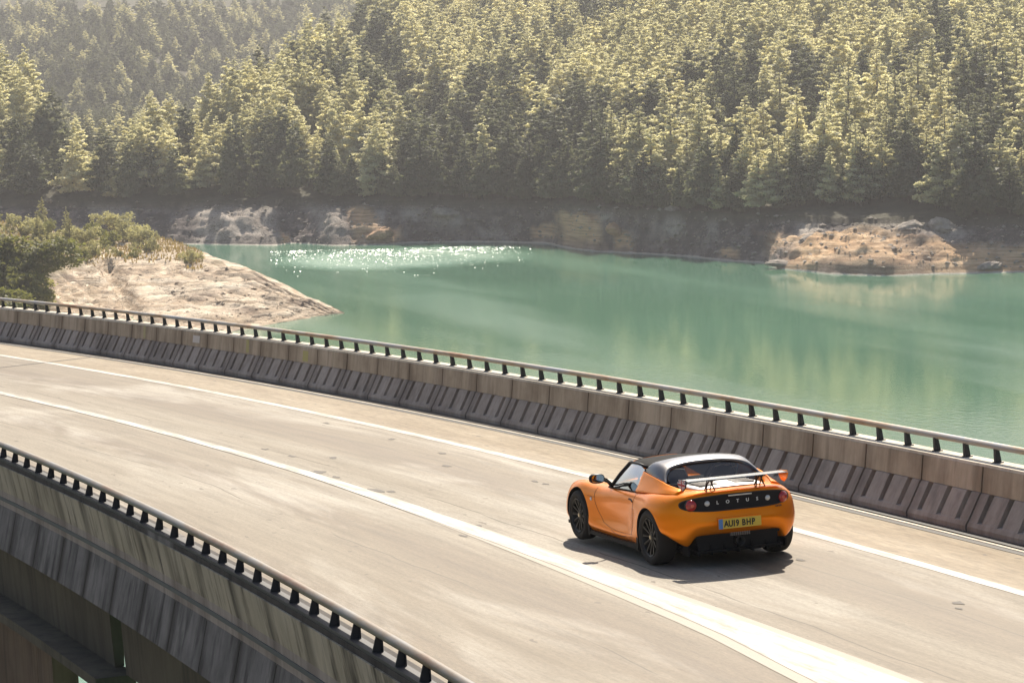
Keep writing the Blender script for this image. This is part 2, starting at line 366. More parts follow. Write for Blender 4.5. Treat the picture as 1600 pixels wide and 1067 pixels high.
# near parapet: inner blocks, wall with outer face, gutter, grey edge panels
M_GUT = newmat('gutter_metal', (.06, .068, .085), .6, .2)
def npanel(L=SEG):
    g = .004; P = [(-.04, .51), (0, .765), (.17, .765), (.17, .74), (.06, .26), (.06, .2), (.22, .2), (.22, .0), (-.1, 0), (-.1, .5)]
    P = [(.04, .50), (.015, .74), (-.17, .74), (-.075, .215), (.10, .215), (.10, .5)]
    # y is inward; wall inner face at y=.19+... built so that outer edge sits at DT_N
    n = len(P); V = [(x, p[0], p[1]) for x in (g, L-g) for p in P]
    mb = MB(); mb.add(V, [tuple(range(n)), tuple(range(2*n-1, n-1, -1))]+[(k, k+n, (k+1) % n+n, (k+1) % n) for k in range(n)])
    return mb.me('wall_panel', M_OUT)
def epanel(L=SEG):
    g = .03; P = [(.0, .212), (-.085, .200), (-.235, -.42), (-.20, -.445), (.12, -.445), (.12, .212)]
    n = len(P); V = [(x, p[0], p[1]) for x in (g, L-g) for p in P]
    mb = MB(); mb.add(V, [tuple(range(n)), tuple(range(2*n-1, n-1, -1))]+[(k, k+n, (k+1) % n+n, (k+1) % n) for k in range(n)])
    return mb.me('edge_panel', M_EDGE)
np_me, ep_me = npanel(), epanel(); nb_me = block_mesh('barrier_block', M_BLOCK)
for k in range(int((-40-PHN)/SEG), int((40-PHN)/SEG)):
    s = PHN+k*SEG
    M = frame_at(s+SEG/2, DT_N+.17, 0) @ Matrix.Translation((-SEG/2, 0, 0))
    M2 = frame_at(s+SEG/2, DT_N+.17, 0) @ Matrix.Rotation(math.pi, 4, 'Z') @ Matrix.Translation((-SEG/2, 0, 0))
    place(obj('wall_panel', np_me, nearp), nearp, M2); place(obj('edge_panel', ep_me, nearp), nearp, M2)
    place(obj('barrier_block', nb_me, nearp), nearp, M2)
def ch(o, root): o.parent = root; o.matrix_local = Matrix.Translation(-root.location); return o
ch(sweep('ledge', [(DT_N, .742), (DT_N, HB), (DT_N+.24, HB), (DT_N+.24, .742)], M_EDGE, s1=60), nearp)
ch(sweep('gutter', [(DT_N+.15, .205), (DT_N+.055, .215), (DT_N+.055, .262), (DT_N+.15, .275)], M_GUT, s1=60), nearp)

# ---- railings
def railing(dT, dR, ph, s0, s1, label, outward):
    root = empty('bridge_railing', tuple(road(0, dT, HB)))
    tag(root, label, 'railing', 'tube railings on the parapets')
    ss = np.arange(s0, s1, .5); P = road(ss, dR, HR); n = 12; V = []; UV = []
    ref = Vector((0, 0, 1))
    for i, s in enumerate(ss):
        t = Vector(P[min(i+1, len(P)-1)]-P[max(i-1, 0)]).normalized(); a = t.cross(ref).normalized(); b = a.cross(t)
        for j in range(n+1):
            q = 2*math.pi*j/n; V.append(Vector(P[i])+a*(math.cos(q)*.05)+b*(math.sin(q)*.042)); UV.append((s, j/n))
    ch(obj('rail_tube', mesh('rail_tube', [tuple(v) for v in V], grid_faces(len(ss), n+1), M_RAIL if outward > 0 else M_RAILN, smooth=True, uv=UV)), root)
    mb = MB(); o = outward    # local y inward; post is a tapered gusset plate with a flange and foot
    yi = -(dR-dT)   # rail position in local y
    mb.prism([(yi+.036, 0), (yi+.022, HR-HB-.03), (yi-.022, HR-HB-.03), (yi-.05, 0)], -.008, 'x', .016)
    if o < 0: mb.V = []; mb.F = []; mb.prism([(yi+.07, 0), (yi+.022, HR-HB-.03), (yi-.022, HR-HB-.03), (yi-.022, 0)], -.008, 'x', .016)
    mb.box(-.03, .03, yi-.032, yi-.022, 0, HR-HB-.03) if o < 0 else mb.box(-.03, .03, yi+.026, yi+.036, 0, HR-HB-.03); mb.box(-.04, .04, yi-.06, yi+.075 if o < 0 else yi+.05, 0, .012)
    if outward < 0: ch(sweep('base_bar', [(dR+.05, HB+.001), (dR+.05, HB+.03), (dR-.078, HB+.03), (dR-.078, HB+.001)], M_STEELBLK, s0, s1), root)
    me = mb.me('post', M_STEELBLK)
    k0, k1 = int((s0-ph)/.798011)+1, int((s1-ph)/.798011)
    for k in range(k0, k1):
        s = ph+k*.798011; p = obj('post', me, root); p.matrix_local = Matrix.Translation(-root.location) @ frame_at(s, dT, HB)
    return root
railing(DT_F+.06, 3.55, PHF, -42, 72, 'rust flecked tube rail on dark posts along the lake side barrier', 1)
railing(DT_N, -6.30, PHN, -38, 40, 'dark railing of tapered posts on the near parapet, bottom left', -1)

# ---- under the deck: box girders, flange ledge, pier cap and columns
def under(s0, s1, label):
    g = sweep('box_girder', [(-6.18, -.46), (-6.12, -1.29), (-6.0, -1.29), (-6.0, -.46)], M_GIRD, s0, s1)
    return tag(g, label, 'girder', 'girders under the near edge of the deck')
sA, sB = 4.66, 4.22
under(sA, 60, 'dark stained girder under the deck left of the bright water slit')
under(-40, sB, 'dark girder under the deck right of the bright water slit')
cap = sweep('pier_cap', [(-6.5, -1.30), (-6.5, -1.42), (-6.0, -1.50), (-6.0, -1.30)], M_GIRD, 4.0, 40)
cap.name = 'service_ledge'; tag(cap, 'dark concrete ledge along the foot of the girder at the bottom left', 'ledge')
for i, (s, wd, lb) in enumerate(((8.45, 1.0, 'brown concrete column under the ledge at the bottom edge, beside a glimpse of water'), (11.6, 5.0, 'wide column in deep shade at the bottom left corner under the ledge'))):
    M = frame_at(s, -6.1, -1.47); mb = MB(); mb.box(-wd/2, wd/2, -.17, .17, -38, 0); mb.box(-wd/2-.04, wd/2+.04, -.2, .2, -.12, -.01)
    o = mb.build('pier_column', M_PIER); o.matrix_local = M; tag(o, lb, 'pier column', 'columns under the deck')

# ---- unseen slope added below the near side to block green light off the lake
def slope_z(s, d): return np.minimum(-31+(-d-8)*.62, 3.6+.05*(-d-60)) if np.ndim(d) else 0
gs = np.linspace(-140, 95, 60); gd = np.concatenate([np.linspace(4, -70, 50), np.linspace(-80, -180, 12)])
GS, GD = np.meshgrid(gs, gd, indexing='ij'); GP = road(GS, GD, 0*GS); GP[..., 2] = np.minimum(-33+(-GD-6)*1.05, -4.5+.30*(-GD-33))+fbm(GS*.12, GD*.12, 4, 41)*1.6
GP[..., 2] = np.minimum(GP[..., 2], np.where(GD > -30, GP[..., 2], 8)); GP[..., 2] = np.where(GD > -6, -36, GP[..., 2])
ns = obj('bounce_block_slope', mesh('bounce_block_slope', GP.reshape(-1, 3), grid_faces(len(gs), len(gd)), newmat('blocker_brown', (.10, .085, .055), .95), smooth=True)); tag(ns, 'unseen brown slope added under the near side to block light off the lake', kind='structure')
exec_after = []
# ------------------------------------------------------------------ the sports car
def mat_paint(name, base, metal=.35, rough=.38, coat=.5):
    m = newmat(name, base, rough, metal, coat, Specular_IOR_Level=.2); m.node_tree.nodes['Principled BSDF'].inputs['Coat Roughness'].default_value = .02; m.node_tree.nodes['Principled BSDF'].inputs['Coat IOR'].default_value = 1.35; return m
M_OR = mat_paint('orange_paint', (1.0, .275, .0), .5, .25, .35)
M_BLK = newmat('satin_black', (.008, .008, .009), .6, 0, 0, Specular_IOR_Level=.2)
M_GBLK = newmat('gloss_black', (.008, .009, .014), .45, 0, .0, Specular_IOR_Level=.18)
M_ROOF = newmat('black_canvas', (.008, .008, .009), .8, Specular_IOR_Level=.1)
M_HOOP = newmat('dark_metallic_hoop', (.09, .09, .095), .3, .7, .8)
M_SILV = newmat('silver_cover', (.62, .61, .58), .35, .5)
M_TYRE = newmat('tyre_rubber', (.03, .027, .024), .8, Specular_IOR_Level=.3)
M_RIM = newmat('black_rim', (.03, .029, .027), .38, .5)
M_BRASS = newmat('hub_nut', (.55, .48, .35), .3, .9)
M_DISC = newmat('brake_disc', (.25, .24, .23), .4, .9)
M_RED = newmat('red_lens', (.45, .012, .01), .15, 0, 1)
M_REDD = newmat('red_lens_core', (.75, .09, .04), .2, 0, 1)
M_CHR = newmat('clear_lens', (.7, .7, .68), .2, .3, 1)
M_WHITE = newmat('white_lettering', (.8, .8, .78), .4)
M_YEL = newmat('yellow_plate', (.85, .60, .08), .45)
M_BLUE = newmat('blue_plate_band', (.12, .28, .62), .45)
M_INK = newmat('plate_black', (.015, .015, .015), .5)
M_WING = newmat('wing_surface', (.55, .54, .52), .25, .4, 1)
M_SEAT = newmat('seat_fabric', (.025, .024, .024), .8)
M_FR = newmat('flag_red', (.45, .02, .04), .5); M_FB = newmat('flag_blue', (.03, .03, .14), .5)
def glass(name, tint=(.8, .88, .86), alpha=.35):
    m = bpy.data.materials.new(name); m.use_nodes = True; t = m.node_tree; t.nodes.clear()
    o = t.nodes.new('ShaderNodeOutputMaterial'); a = t.nodes.new('ShaderNodeBsdfTransparent'); a.inputs[0].default_value = (*tint, 1)
    g = t.nodes.new('ShaderNodeBsdfGlossy'); g.inputs['Roughness'].default_value = .03; fr = t.nodes.new('ShaderNodeFresnel'); fr.inputs[0].default_value = 1.6
    ad = t.nodes.new('ShaderNodeMath'); ad.operation = 'ADD'; ad.inputs[1].default_value = alpha; ad.use_clamp = True; mx = t.nodes.new('ShaderNodeMixShader')
    t.links.new(fr.outputs[0], ad.inputs[0]); t.links.new(ad.outputs[0], mx.inputs[0]); t.links.new(a.outputs[0], mx.inputs[1]); t.links.new(g.outputs[0], mx.inputs[2]); t.links.new(mx.outputs[0], o.inputs[0])
    return m
M_GL = glass('side_glass', (.5, .56, .55), .62); M_GLR = glass('rear_glass', (.55, .58, .55), .04)

car = empty('sports_car')
tag(car, 'orange two-seat sports car with black roof and rear wing driving away on the bridge', 'car')
def spline(P, n):
    """Catmull-Rom (centripetal-ish via chord) through rows P (k,dim) -> n samples per span"""
    P = np.asarray(P, float); k = len(P); out = []
    for i in range(k-1):
        p1, p2 = P[i], P[i+1]
        p0 = P[i-1] if i > 0 else 2*p1-p2; p3 = P[i+2] if i+2 < k else 2*p2-p1
        def d(a, b): return max(1e-4, np.linalg.norm((b-a).reshape(-1)))**.5
        t0 = 0; t1 = d(p0, p1); t2 = t1+d(p1, p2); t3 = t2+d(p2, p3)
        for j in range(n):
            t = t1+(t2-t1)*j/n
            A1 = (t1-t)/(t1-t0)*p0+(t-t0)/(t1-t0)*p1; A2 = (t2-t)/(t2-t1)*p1+(t-t1)/(t2-t1)*p2; A3 = (t3-t)/(t3-t2)*p2+(t-t2)/(t3-t2)*p3
            B1 = (t2-t)/(t2-t0)*A1+(t-t0)/(t2-t0)*A2; B2 = (t3-t)/(t3-t1)*A2+(t-t1)/(t3-t1)*A3
            out.append((t2-t)/(t2-t1)*B1+(t-t1)/(t2-t1)*B2)
    out.append(P[-1]); return np.array(out)
def surf(N, nu, nv):
    N = np.asarray(N, float)                      # (sections, rows, 3)
    A = np.stack([spline(N[:, j], nu) for j in range(N.shape[1])], 1)
    return np.stack([spline(A[i], nv) for i in range(len(A))], 0)
# half body net, from the middle of the tail round the left side to the middle of the nose
NET = [
 [(-.60,0,.36),(-.675,0,.395),(-.715,0,.50),(-.705,0,.60),(-.70,0,.72),(-.715,0,.845),(-.66,0,.878),(-.45,0,.875),(-.30,0,.88)],
 [(-.58,.34,.36),(-.66,.345,.395),(-.70,.355,.50),(-.69,.355,.60),(-.68,.36,.72),(-.69,.36,.838),(-.63,.34,.870),(-.40,.27,.873),(-.20,0,.88)],
 [(-.55,.49,.345),(-.625,.51,.375),(-.66,.52,.49),(-.65,.52,.60),(-.635,.525,.72),(-.64,.52,.822),(-.58,.48,.862),(-.33,.35,.868),(-.10,0,.878)],
 [(-.50,.575,.25),(-.575,.605,.27),(-.60,.635,.44),(-.59,.645,.59),(-.57,.645,.71),(-.565,.63,.80),(-.50,.56,.85),(-.25,.40,.862),(0,0,.872)],
 [(-.44,.68,.30),(-.50,.725,.335),(-.505,.75,.45),(-.495,.755,.58),(-.475,.745,.70),(-.45,.70,.79),(-.38,.615,.845),(-.16,.42,.858),(.08,0,.865)],
 [(-.33,.77,.375),(-.36,.815,.405),(-.37,.832,.47),(-.355,.83,.58),(-.33,.81,.69),(-.30,.745,.785),(-.24,.655,.835),(-.06,.43,.852),(.14,0,.86)],
 [(-.17,.80,.38),(-.18,.845,.41),(-.18,.862,.48),(-.17,.862,.585),(-.15,.835,.70),(-.13,.765,.79),(-.09,.67,.828),(.02,.43,.845),(.2,0,.85)],
 [(.05,.80,.2),(.05,.85,.3),(.05,.868,.44),(.05,.866,.59),(.05,.838,.70),(.06,.768,.785),(.07,.675,.812),(.12,.43,.80),(.3,0,.80)],
 [(.32,.775,.17),(.32,.825,.24),(.32,.842,.4),(.32,.835,.56),(.33,.805,.67),(.33,.752,.757),(.34,.675,.785),(.36,.45,.72),(.42,0,.70)],
 [(.52,.765,.16),(.52,.815,.225),(.52,.812,.39),(.52,.80,.54),(.53,.785,.655),(.53,.742,.737),(.54,.68,.765),(.55,.56,.66),(.55,0,.60)],
 [(.72,.755,.16),(.72,.795,.225),(.72,.765,.38),(.72,.758,.52),(.72,.772,.635),(.72,.742,.717),(.72,.685,.752),(.72,.60,.66),(.72,0,.60)],
 [(1.05,.755,.16),(1.05,.785,.225),(1.05,.738,.36),(1.05,.742,.50),(1.05,.768,.605),(1.05,.742,.695),(1.05,.69,.735),(1.05,.62,.66),(1.05,0,.60)],
 [(1.38,.755,.16),(1.38,.782,.22),(1.38,.745,.35),(1.38,.745,.475),(1.38,.765,.585),(1.38,.738,.675),(1.38,.68,.72),(1.38,.60,.67),(1.38,0,.62)],
 [(1.70,.755,.16),(1.70,.79,.225),(1.70,.768,.35),(1.70,.77,.47),(1.70,.772,.575),(1.70,.735,.665),(1.70,.66,.71),(1.70,.50,.72),(1.76,0,.735)],
 [(1.98,.765,.17),(1.98,.805,.25),(1.98,.80,.37),(1.98,.797,.48),(1.98,.785,.59),(1.98,.745,.672),(1.98,.65,.71),(1.98,.35,.675),(2.02,0,.68)],
 [(2.30,.77,.2),(2.30,.815,.3),(2.30,.825,.41),(2.30,.822,.52),(2.30,.80,.62),(2.30,.75,.69),(2.30,.65,.715),(2.32,.35,.63),(2.35,0,.62)],
 [(2.62,.76,.2),(2.62,.80,.28),(2.62,.808,.38),(2.62,.80,.48),(2.62,.775,.575),(2.62,.72,.65),(2.62,.62,.675),(2.62,.33,.57),(2.62,0,.56)],
 [(2.82,.68,.18),(2.84,.72,.25),(2.85,.72,.35),(2.84,.71,.44),(2.82,.68,.52),(2.80,.62,.59),(2.77,.53,.615),(2.78,.28,.52),(2.80,0,.51)],
 [(2.93,.5,.17),(2.97,.52,.24),(2.98,.51,.33),(2.96,.50,.41),(2.93,.48,.47),(2.90,.44,.52),(2.87,.36,.54),(2.88,.2,.47),(2.92,0,.46)],
 [(3.0,.25,.17),(3.05,.25,.24),(3.06,.25,.32),(3.04,.25,.38),(3.01,.24,.42),(2.98,.22,.445),(2.96,.18,.445),(2.96,.1,.43),(2.97,0,.425)],
 [(3.02,0,.17),(3.08,0,.24),(3.09,0,.32),(3.07,0,.37),(3.04,0,.40),(3.01,0,.42),(2.99,0,.43),(2.985,0,.43),(2.98,0,.43)],
]
def body_mesh():
    N = np.array(NET, float)
    # reduce tail overshoot by mirrored end sections
    S = surf(N, 5, 4); nu, nv = S.shape[:2]
    bott = S[:, :1].copy(); bott[:, :, 1] = 0; bott[:, :, 0] = np.linspace(-.5, 2.95, nu)[:, None]; bott[:, :, 2] = .16
    bott[:32, :, 2] = np.linspace(.40, .34, 32)[:, None]; bott[32:40, :, 2] = np.linspace(.34, .2, 8)[:, None]
    S = np.concatenate([bott, S], 1); nv += 1
    V = S.reshape(-1, 3); Fc = [tuple(f) for f in grid_faces(nu, nv)]
    W = V.copy(); W[:, 1] *= -1; n = len(V)
    F2 = [tuple(i+n for i in reversed(f)) for f in Fc]
    import bmesh
    bm = bmesh.new(); vv = [bm.verts.new(tuple(v)) for v in np.concatenate([V, W])]
    for f in Fc+F2:
        try: bm.faces.new([vv[i] for i in f])
        except ValueError: pass
    bmesh.ops.remove_doubles(bm, verts=bm.verts, dist=.0015)
    bmesh.ops.dissolve_degenerate(bm, edges=bm.edges, dist=.0005)
    bmesh.ops.recalc_face_normals(bm, faces=bm.faces)
    me = bpy.data.meshes.new('body_shell'); bm.to_mesh(me); bm.free(); me.materials.append(M_OR); me.materials.append(M_BLK); return me
bme = body_mesh()
tmp = bpy.data.objects.new('tmp_body', bme); COL.objects.link(tmp)
cutters = []
def cutter(mb):
    o = mb.build('tmp_cut', M_BLK); cutters.append(o)
    md = tmp.modifiers.new('b', 'BOOLEAN'); md.operation = 'DIFFERENCE'; md.solver = 'EXACT'; md.object = o; md.material_mode = 'INDEX' if hasattr(md, 'material_mode') else None
    return o
def cyl(xc, zc, r, y0, y1, n=56):
    mb = MB(); V = []
    for y in (y0, y1):
        for j in range(n):
            q = 2*math.pi*j/n; V.append((xc+r*math.cos(q)*(1.02), y, zc+r*math.sin(q)))
    mb.add(V, [tuple(range(n)), tuple(range(2*n-1, n-1, -1))]+[(j, j+n, (j+1) % n+n, (j+1) % n) for j in range(n)]); return mb
for sgn in (1, -1):
    y0, y1 = sorted((sgn*.52, sgn*1.1))
    cutter(cyl(0, .305, .352, y0, y1)); cutter(cyl(2.3, .30, .345, y0, y1))
for o in cutters:
    o.data.materials.clear(); o.data.materials.append(M_OR); o.data.materials.append(M_BLK); o.data.polygons.foreach_set('material_index', [1]*len(o.data.polygons))
bpy.context.view_layer.update()
dg = bpy.context.evaluated_depsgraph_get()
fm = bpy.data.meshes.new_from_object(tmp.evaluated_get(dg))
bpy.data.objects.remove(tmp)
for o in cutters: bpy.data.objects.remove(o)
fm.name = 'body_shell'
if len(fm.materials) < 2: fm.materials.append(M_BLK)
fm.polygons.foreach_set('use_smooth', [True]*len(fm.polygons)); fm.set_sharp_from_angle(angle=math.radians(38))
body = obj('body_shell', fm, car)
BV = BVHTree.FromPolygons([v.co.copy() for v in fm.vertices], [tuple(p.vertices) for p in fm.polygons])
def hit(o, d):
    r = BV.ray_cast(Vector(o), Vector(d).normalized()); return r[0], r[1]
def drape(poly, axis, off, name, mat, parent, thick=.012, dirn=1, cells=None):
    """drape a filled outline (list of 2D) on the body; axis 'x' -> from behind, 'y' -> from the left (sign)"""
    import bmesh
    bm = bmesh.new(); vs_ = [bm.verts.new((p[0], p[1], 0)) for p in poly]; f = bm.faces.new(vs_)
    # cut by grid
    xs = [p[0] for p in poly]; ys = [p[1] for p in poly]
    st = cells or .04
    for a, lo, hi in (((1, 0, 0), min(xs), max(xs)), ((0, 1, 0), min(ys), max(ys))):
        k = lo+st
        while k < hi:
            g = bm.verts[:]+bm.edges[:]+bm.faces[:]
            bmesh.ops.bisect_plane(bm, geom=g, plane_co=(k*a[0], k*a[1], 0), plane_no=a); k += st
    for v in bm.verts:
        p, q = v.co.x, v.co.y
        if axis == 'x': h, n = hit((-3, p, q), (1, 0, 0)); v.co = Vector((h.x-off, p, q)) if h else Vector((-.6, p, q))
        else: h, n = hit((p, 3*dirn, q), (0, -dirn, 0)); v.co = Vector((p, h.y+dirn*off, q)) if h else Vector((p, .8*dirn, q))
    me = bpy.data.meshes.new(name); bm.to_mesh(me); bm.free(); me.materials.append(mat); me.polygons.foreach_set('use_smooth', [True]*len(me.polygons))
    o = obj(name, me, parent); md = None
    return o
# fascia with lights
def lens(hw, hh, zc, e=4.0, n=72, bow=0):
    P = []
    for i in range(n):
        q = 2*math.pi*i/n; c, s_ = math.cos(q), math.sin(q)
        y = hw*np.sign(c)*abs(c)**(2/e); P.append((y, zc+hh*np.sign(s_)*abs(s_)**(2/2.6)+bow*(1-(y/hw)**2)))
    return P
fas = drape(lens(.668, .082, .728, 3.2, bow=.012), 'x', .010, 'rear_fascia', M_GBLK, car)
fr_ = drape(lens(.682, .096, .728, 3.2, bow=.012), 'x', .003, 'fascia_seal', M_STAINB, fas)
def on_rear(y, z, off=.0):
    h, n = hit((-3, y, z), (1, 0, 0)); return h+Vector((-off, 0, 0)), n
def disc_on_rear(name, y, z, r, mat, parent, off, t=.02, dome=.3):
    h, n = on_rear(y, z, off); n = (n*.5+Vector((-1, 0, 0))*.5).normalized()
    mb = MB(); prof = [(r, 0), (r, t*.6), (r*.85, t), (r*.4, t*(1+dome)), (.0005, t*(1+dome*1.2))]
    M = Matrix.Translation(h) @ n.to_track_quat('Y', 'Z').to_matrix().to_4x4()
    return mb.lathe(prof, 28, M).build(name, mat, parent, smooth=True, angle=50)
for y in (.565, -.565):
    tl = disc_on_rear('tail_light', y, .728, .062, M_RED, car, .008, .03); disc_on_rear('lamp_core', y, .728, .03, M_REDD, tl, .034, .012); 
    disc_on_rear('lamp_rim', y, .728, .07, M_INK, tl, .0, .018)
for y in (.392, -.35): disc_on_rear('reflector', y, .742, .031, M_CHR, car, .006, .018)
def text_mesh(ch_, size, mat, name, parent, M, ext=.0015, bold=0):
    cu = bpy.data.curves.new('t', 'FONT'); cu.body = ch_; cu.size = size; cu.extrude = ext; cu.offset = bold; cu.align_x = 'CENTER'; cu.resolution_u = 3
    to = bpy.data.objects.new('t', cu); me = bpy.data.meshes.new_from_object(to); bpy.data.objects.remove(to); me.name = name; me.materials.clear(); me.materials.append(mat)
    o = obj(name, me, parent); o.matrix_local = M; return o
def rear_text_matrix(y, z, off):
    h, n = on_rear(y, z, off); n = Vector((n.x, n.y, 0)).normalized()
    # text x -> -y direction (reads left to right from behind), text y -> z, text z -> n
    zx = n; ty = Vector((0, 0, 1)); tx = ty.cross(zx); return Matrix(((tx.x, ty.x, zx.x, h.x), (tx.y, ty.y, zx.y, h.y), (tx.z, ty.z, zx.z, h.z), (0, 0, 0, 1)))
for i, c in enumerate('LOTUS'):
    y = .272-.122*i; text_mesh(c, .054, M_WHITE, 'letter', fas, rear_text_matrix(y, .728, .016), bold=.001)
st = MB(); h, n = on_rear(0, .815, .004); st.box(h.x-.012, h.x, -.14, .145, .808, .822); st.build('high_brake_lamp', M_CHR, car)
# number plate
pl = MB(); h, n = on_rear(0, .50, 0); px0 = -.738; pl.box(px0, px0+.01, -.242, .282, .444, .556); plate = pl.build('number_plate', M_YEL, car)
MB().box(px0-.002, px0-.0003, .232, .282, .444, .556).build('country_band', M_BLUE, plate)
for i, c in enumerate('AU19 BHP'):
    if c == ' ': continue
    w_ = [0, .062, .115, .155, .2, .252, .315, .378][i] if False else None
cx = {0: .170, 1: .115, 2: .073, 3: .033, 5: -.045, 6: -.105, 7: -.163}
for i, c in enumerate('AU19 BHP'):
    if c == ' ': continue
    M = Matrix(((0, 0, -1, px0-.002), (-1, 0, 0, cx[i]+.02), (0, 1, 0, .466), (0, 0, 0, 1)))
    text_mesh(c, .098, M_INK, 'character', plate, M @ Matrix.Scale(.82, 4, (1, 0, 0)), .0012, .0032)
MB().box(px0-.003, px0+.05, -.25, .29, .558, .570).build('plate_lamp_lip', M_OR, car)
# plate recess sides, small model badge on the right
bd = rear_text_matrix(-.50, .625, .004); text_mesh('CUP 250', .026, M_INK, 'badge', car, bd, .001, .0008)
# diffuser and underside
d = MB(); d.box(-.60, -.10, -.50, .50, .16, .355); d.box(-.615, -.60, -.52, .52, .335, .372); d.build('rear_valance', M_BLK, car)
d = MB(); d.box(-.655, -.1, -.54, .54, .185, .20)
dif = d.build('diffuser', M_BLK, car)
for y in (-.50, -.34, -.17, .0, .17, .34, .50): MB().prism([(-.67, .15), (-.62, .27), (-.2, .27), (-.2, .15)], y-.005, 'y', .01).build('diffuser_fin', M_BLK, dif)
MB().lathe([(.052, -.64), (.055, -.70), (.045, -.70), (.045, -.60), (.0005, -.60)], 20, Matrix(((0, 1, 0, 0), (1, 0, 0, 0), (0, 0, 1, .285), (0, 0, 0, 1)))).build('exhaust_tip', M_RIM, car, smooth=True)
mg = MB()
for i in range(9): mg.box(-.66, -.655, -.13+i*.027, -.122+i*.027, .345, .385)
for i in range(3): mg.box(-.662, -.657, -.135, .115, .348+i*.014, .352+i*.014)
mg.build('mesh_grille', M_DISC, car)
for sg in (1, -1):   # black corner strake under the horn
    MB().prism([(-.60, .15), (-.60, .25), (-.46, .28), (-.40, .15)], sg*.60-.008, 'y', .016).build('strake', M_BLK, dif)
    sk = MB(); P = [(.37, .115), (.37, .185), (1.0, .162), (1.9, .165), (1.94, .12)]
    y0 = sg*.72; sk.prism(P, min(y0, sg*.80), 'y', .08); sk.build('side_skirt', M_BLK, car)
    MB().prism([(.405, .10), (.355, .12), (.345, .40), (.375, .42), (.40, .30)], sg*.80-.02, 'y', .05).build('mud_flap', M_BLK, car)
    MB().prism([(1.94, .10), (1.98, .10), (2.0, .34), (1.97, .34)], sg*.77-.02, 'y', .05).build('mud_flap', M_BLK, car)
un = MB(); un.box(-.1, 2.9, -.70, .70, .13, .17); un.box(-.35, .35, -.50, .50, .13, .60); un.box(1.98, 2.62, -.50, .50, .13, .58); un.build('undertray', M_BLK, car)
# door shut lines, handle, crease, side repeater
def seam(pts, sg, name='door_seam', r=.0022, mat=M_STAINB, axis='y'):
    P = []
    q = spline(pts, 8)
    for x, z in q:
        h, n = hit((x, 3*sg, z), (0, -sg, 0))
        if h: P.append(h+Vector((0, sg*.0005, 0)))
    return MB().tube(P, r, 5).build(name, mat, car)
for sg in (1, -1):
    seam([(1.80, .685), (1.80, .60), (1.73, .45), (1.60, .335), (1.55, .30)], sg); seam([(.565, .75), (.565, .62), (.56, .45), (.575, .30), (.60, .27)], sg)
    seam([(1.55, .30), (1.3, .26), (.9, .255), (.60, .27)], sg, 'door_seam', .002)
    seam([(.73, .672), (.66, .672), (.60, .655)], sg, 'door_handle', .012, M_BLK)
    seam([(1.30, .245), (1.15, .215), (.95, .21), (.78, .235)], sg, 'side_crease', .0025)
    seam([(1.99, .575), (1.80, .575)], sg, 'wing_seam', .0025)
    h, n = hit((1.885, 3*sg, .545), (0, -sg, 0)); MB().lathe([(.022, 0), (.018, .008), (.0005, .01)], 14, Matrix.Translation(h) @ Vector((0, sg, 0)).to_track_quat('Y', 'Z').to_matrix().to_4x4()).build('side_repeater', M_CHR, car)
    seam([(-.30, .765), (-.45, .735)], sg, 'rear_crease', .003, M_OR)
# ---- greenhouse
def shell(name, N, mat, nu=5, nv=5, parent=car, thick=None, mirror=False):
    S = surf(N, nu, nv); n, m = S.shape[:2]
    o = obj(name, mesh(name, S.reshape(-1, 3), grid_faces(n, m), mat, smooth=True), parent)
    if thick:
        md = o.modifiers.new('s', 'SOLIDIFY'); md.thickness = thick; md.offset = -1
    return o
def sym(half):  # half list from left edge to centre -> full row
    return half+[(x, -y, z) for x, y, z in reversed(half[:-1])]
shell('roof_panel', [sym([(1.20, .525, 1.02), (1.225, .45, 1.045), (1.26, .25, 1.062), (1.27, 0, 1.068)]),
                     sym([(1.0, .55, 1.04), (1.0, .48, 1.062), (1.0, .25, 1.078), (1.0, 0, 1.082)]),
                     sym([(.72, .56, 1.045), (.72, .49, 1.068), (.72, .25, 1.086), (.72, 0, 1.092)]),
                     sym([(.47, .56, 1.04), (.47, .49, 1.068), (.47, .25, 1.09), (.47, 0, 1.096)])], M_ROOF, thick=.03)
shell('roll_hoop', [sym([(.60, .60, .985), (.55, .585, 1.04), (.50, .53, 1.095), (.475, .45, 1.115), (.46, .25, 1.14), (.455, 0, 1.147)]),
                    sym([(.42, .615, .970), (.38, .595, 1.025), (.36, .54, 1.085), (.36, .45, 1.110), (.36, .25, 1.135), (.36, 0, 1.142)]),
                    sym([(.18, .62, .945), (.20, .592, 1.00), (.23, .535, 1.06), (.25, .45, 1.09), (.265, .25, 1.118), (.27, 0, 1.124)]),
                    sym([(.00, .60, .925), (.06, .575, .965), (.13, .525, 1.02), (.18, .45, 1.06), (.215, .25, 1.092), (.225, 0, 1.098)]),
                    sym([(-.01, .585, .915), (.05, .56, .95), (.13, .505, 1.005), (.19, .43, 1.035), (.23, .25, 1.065), (.24, 0, 1.070)])], M_HOOP, thick=.02)
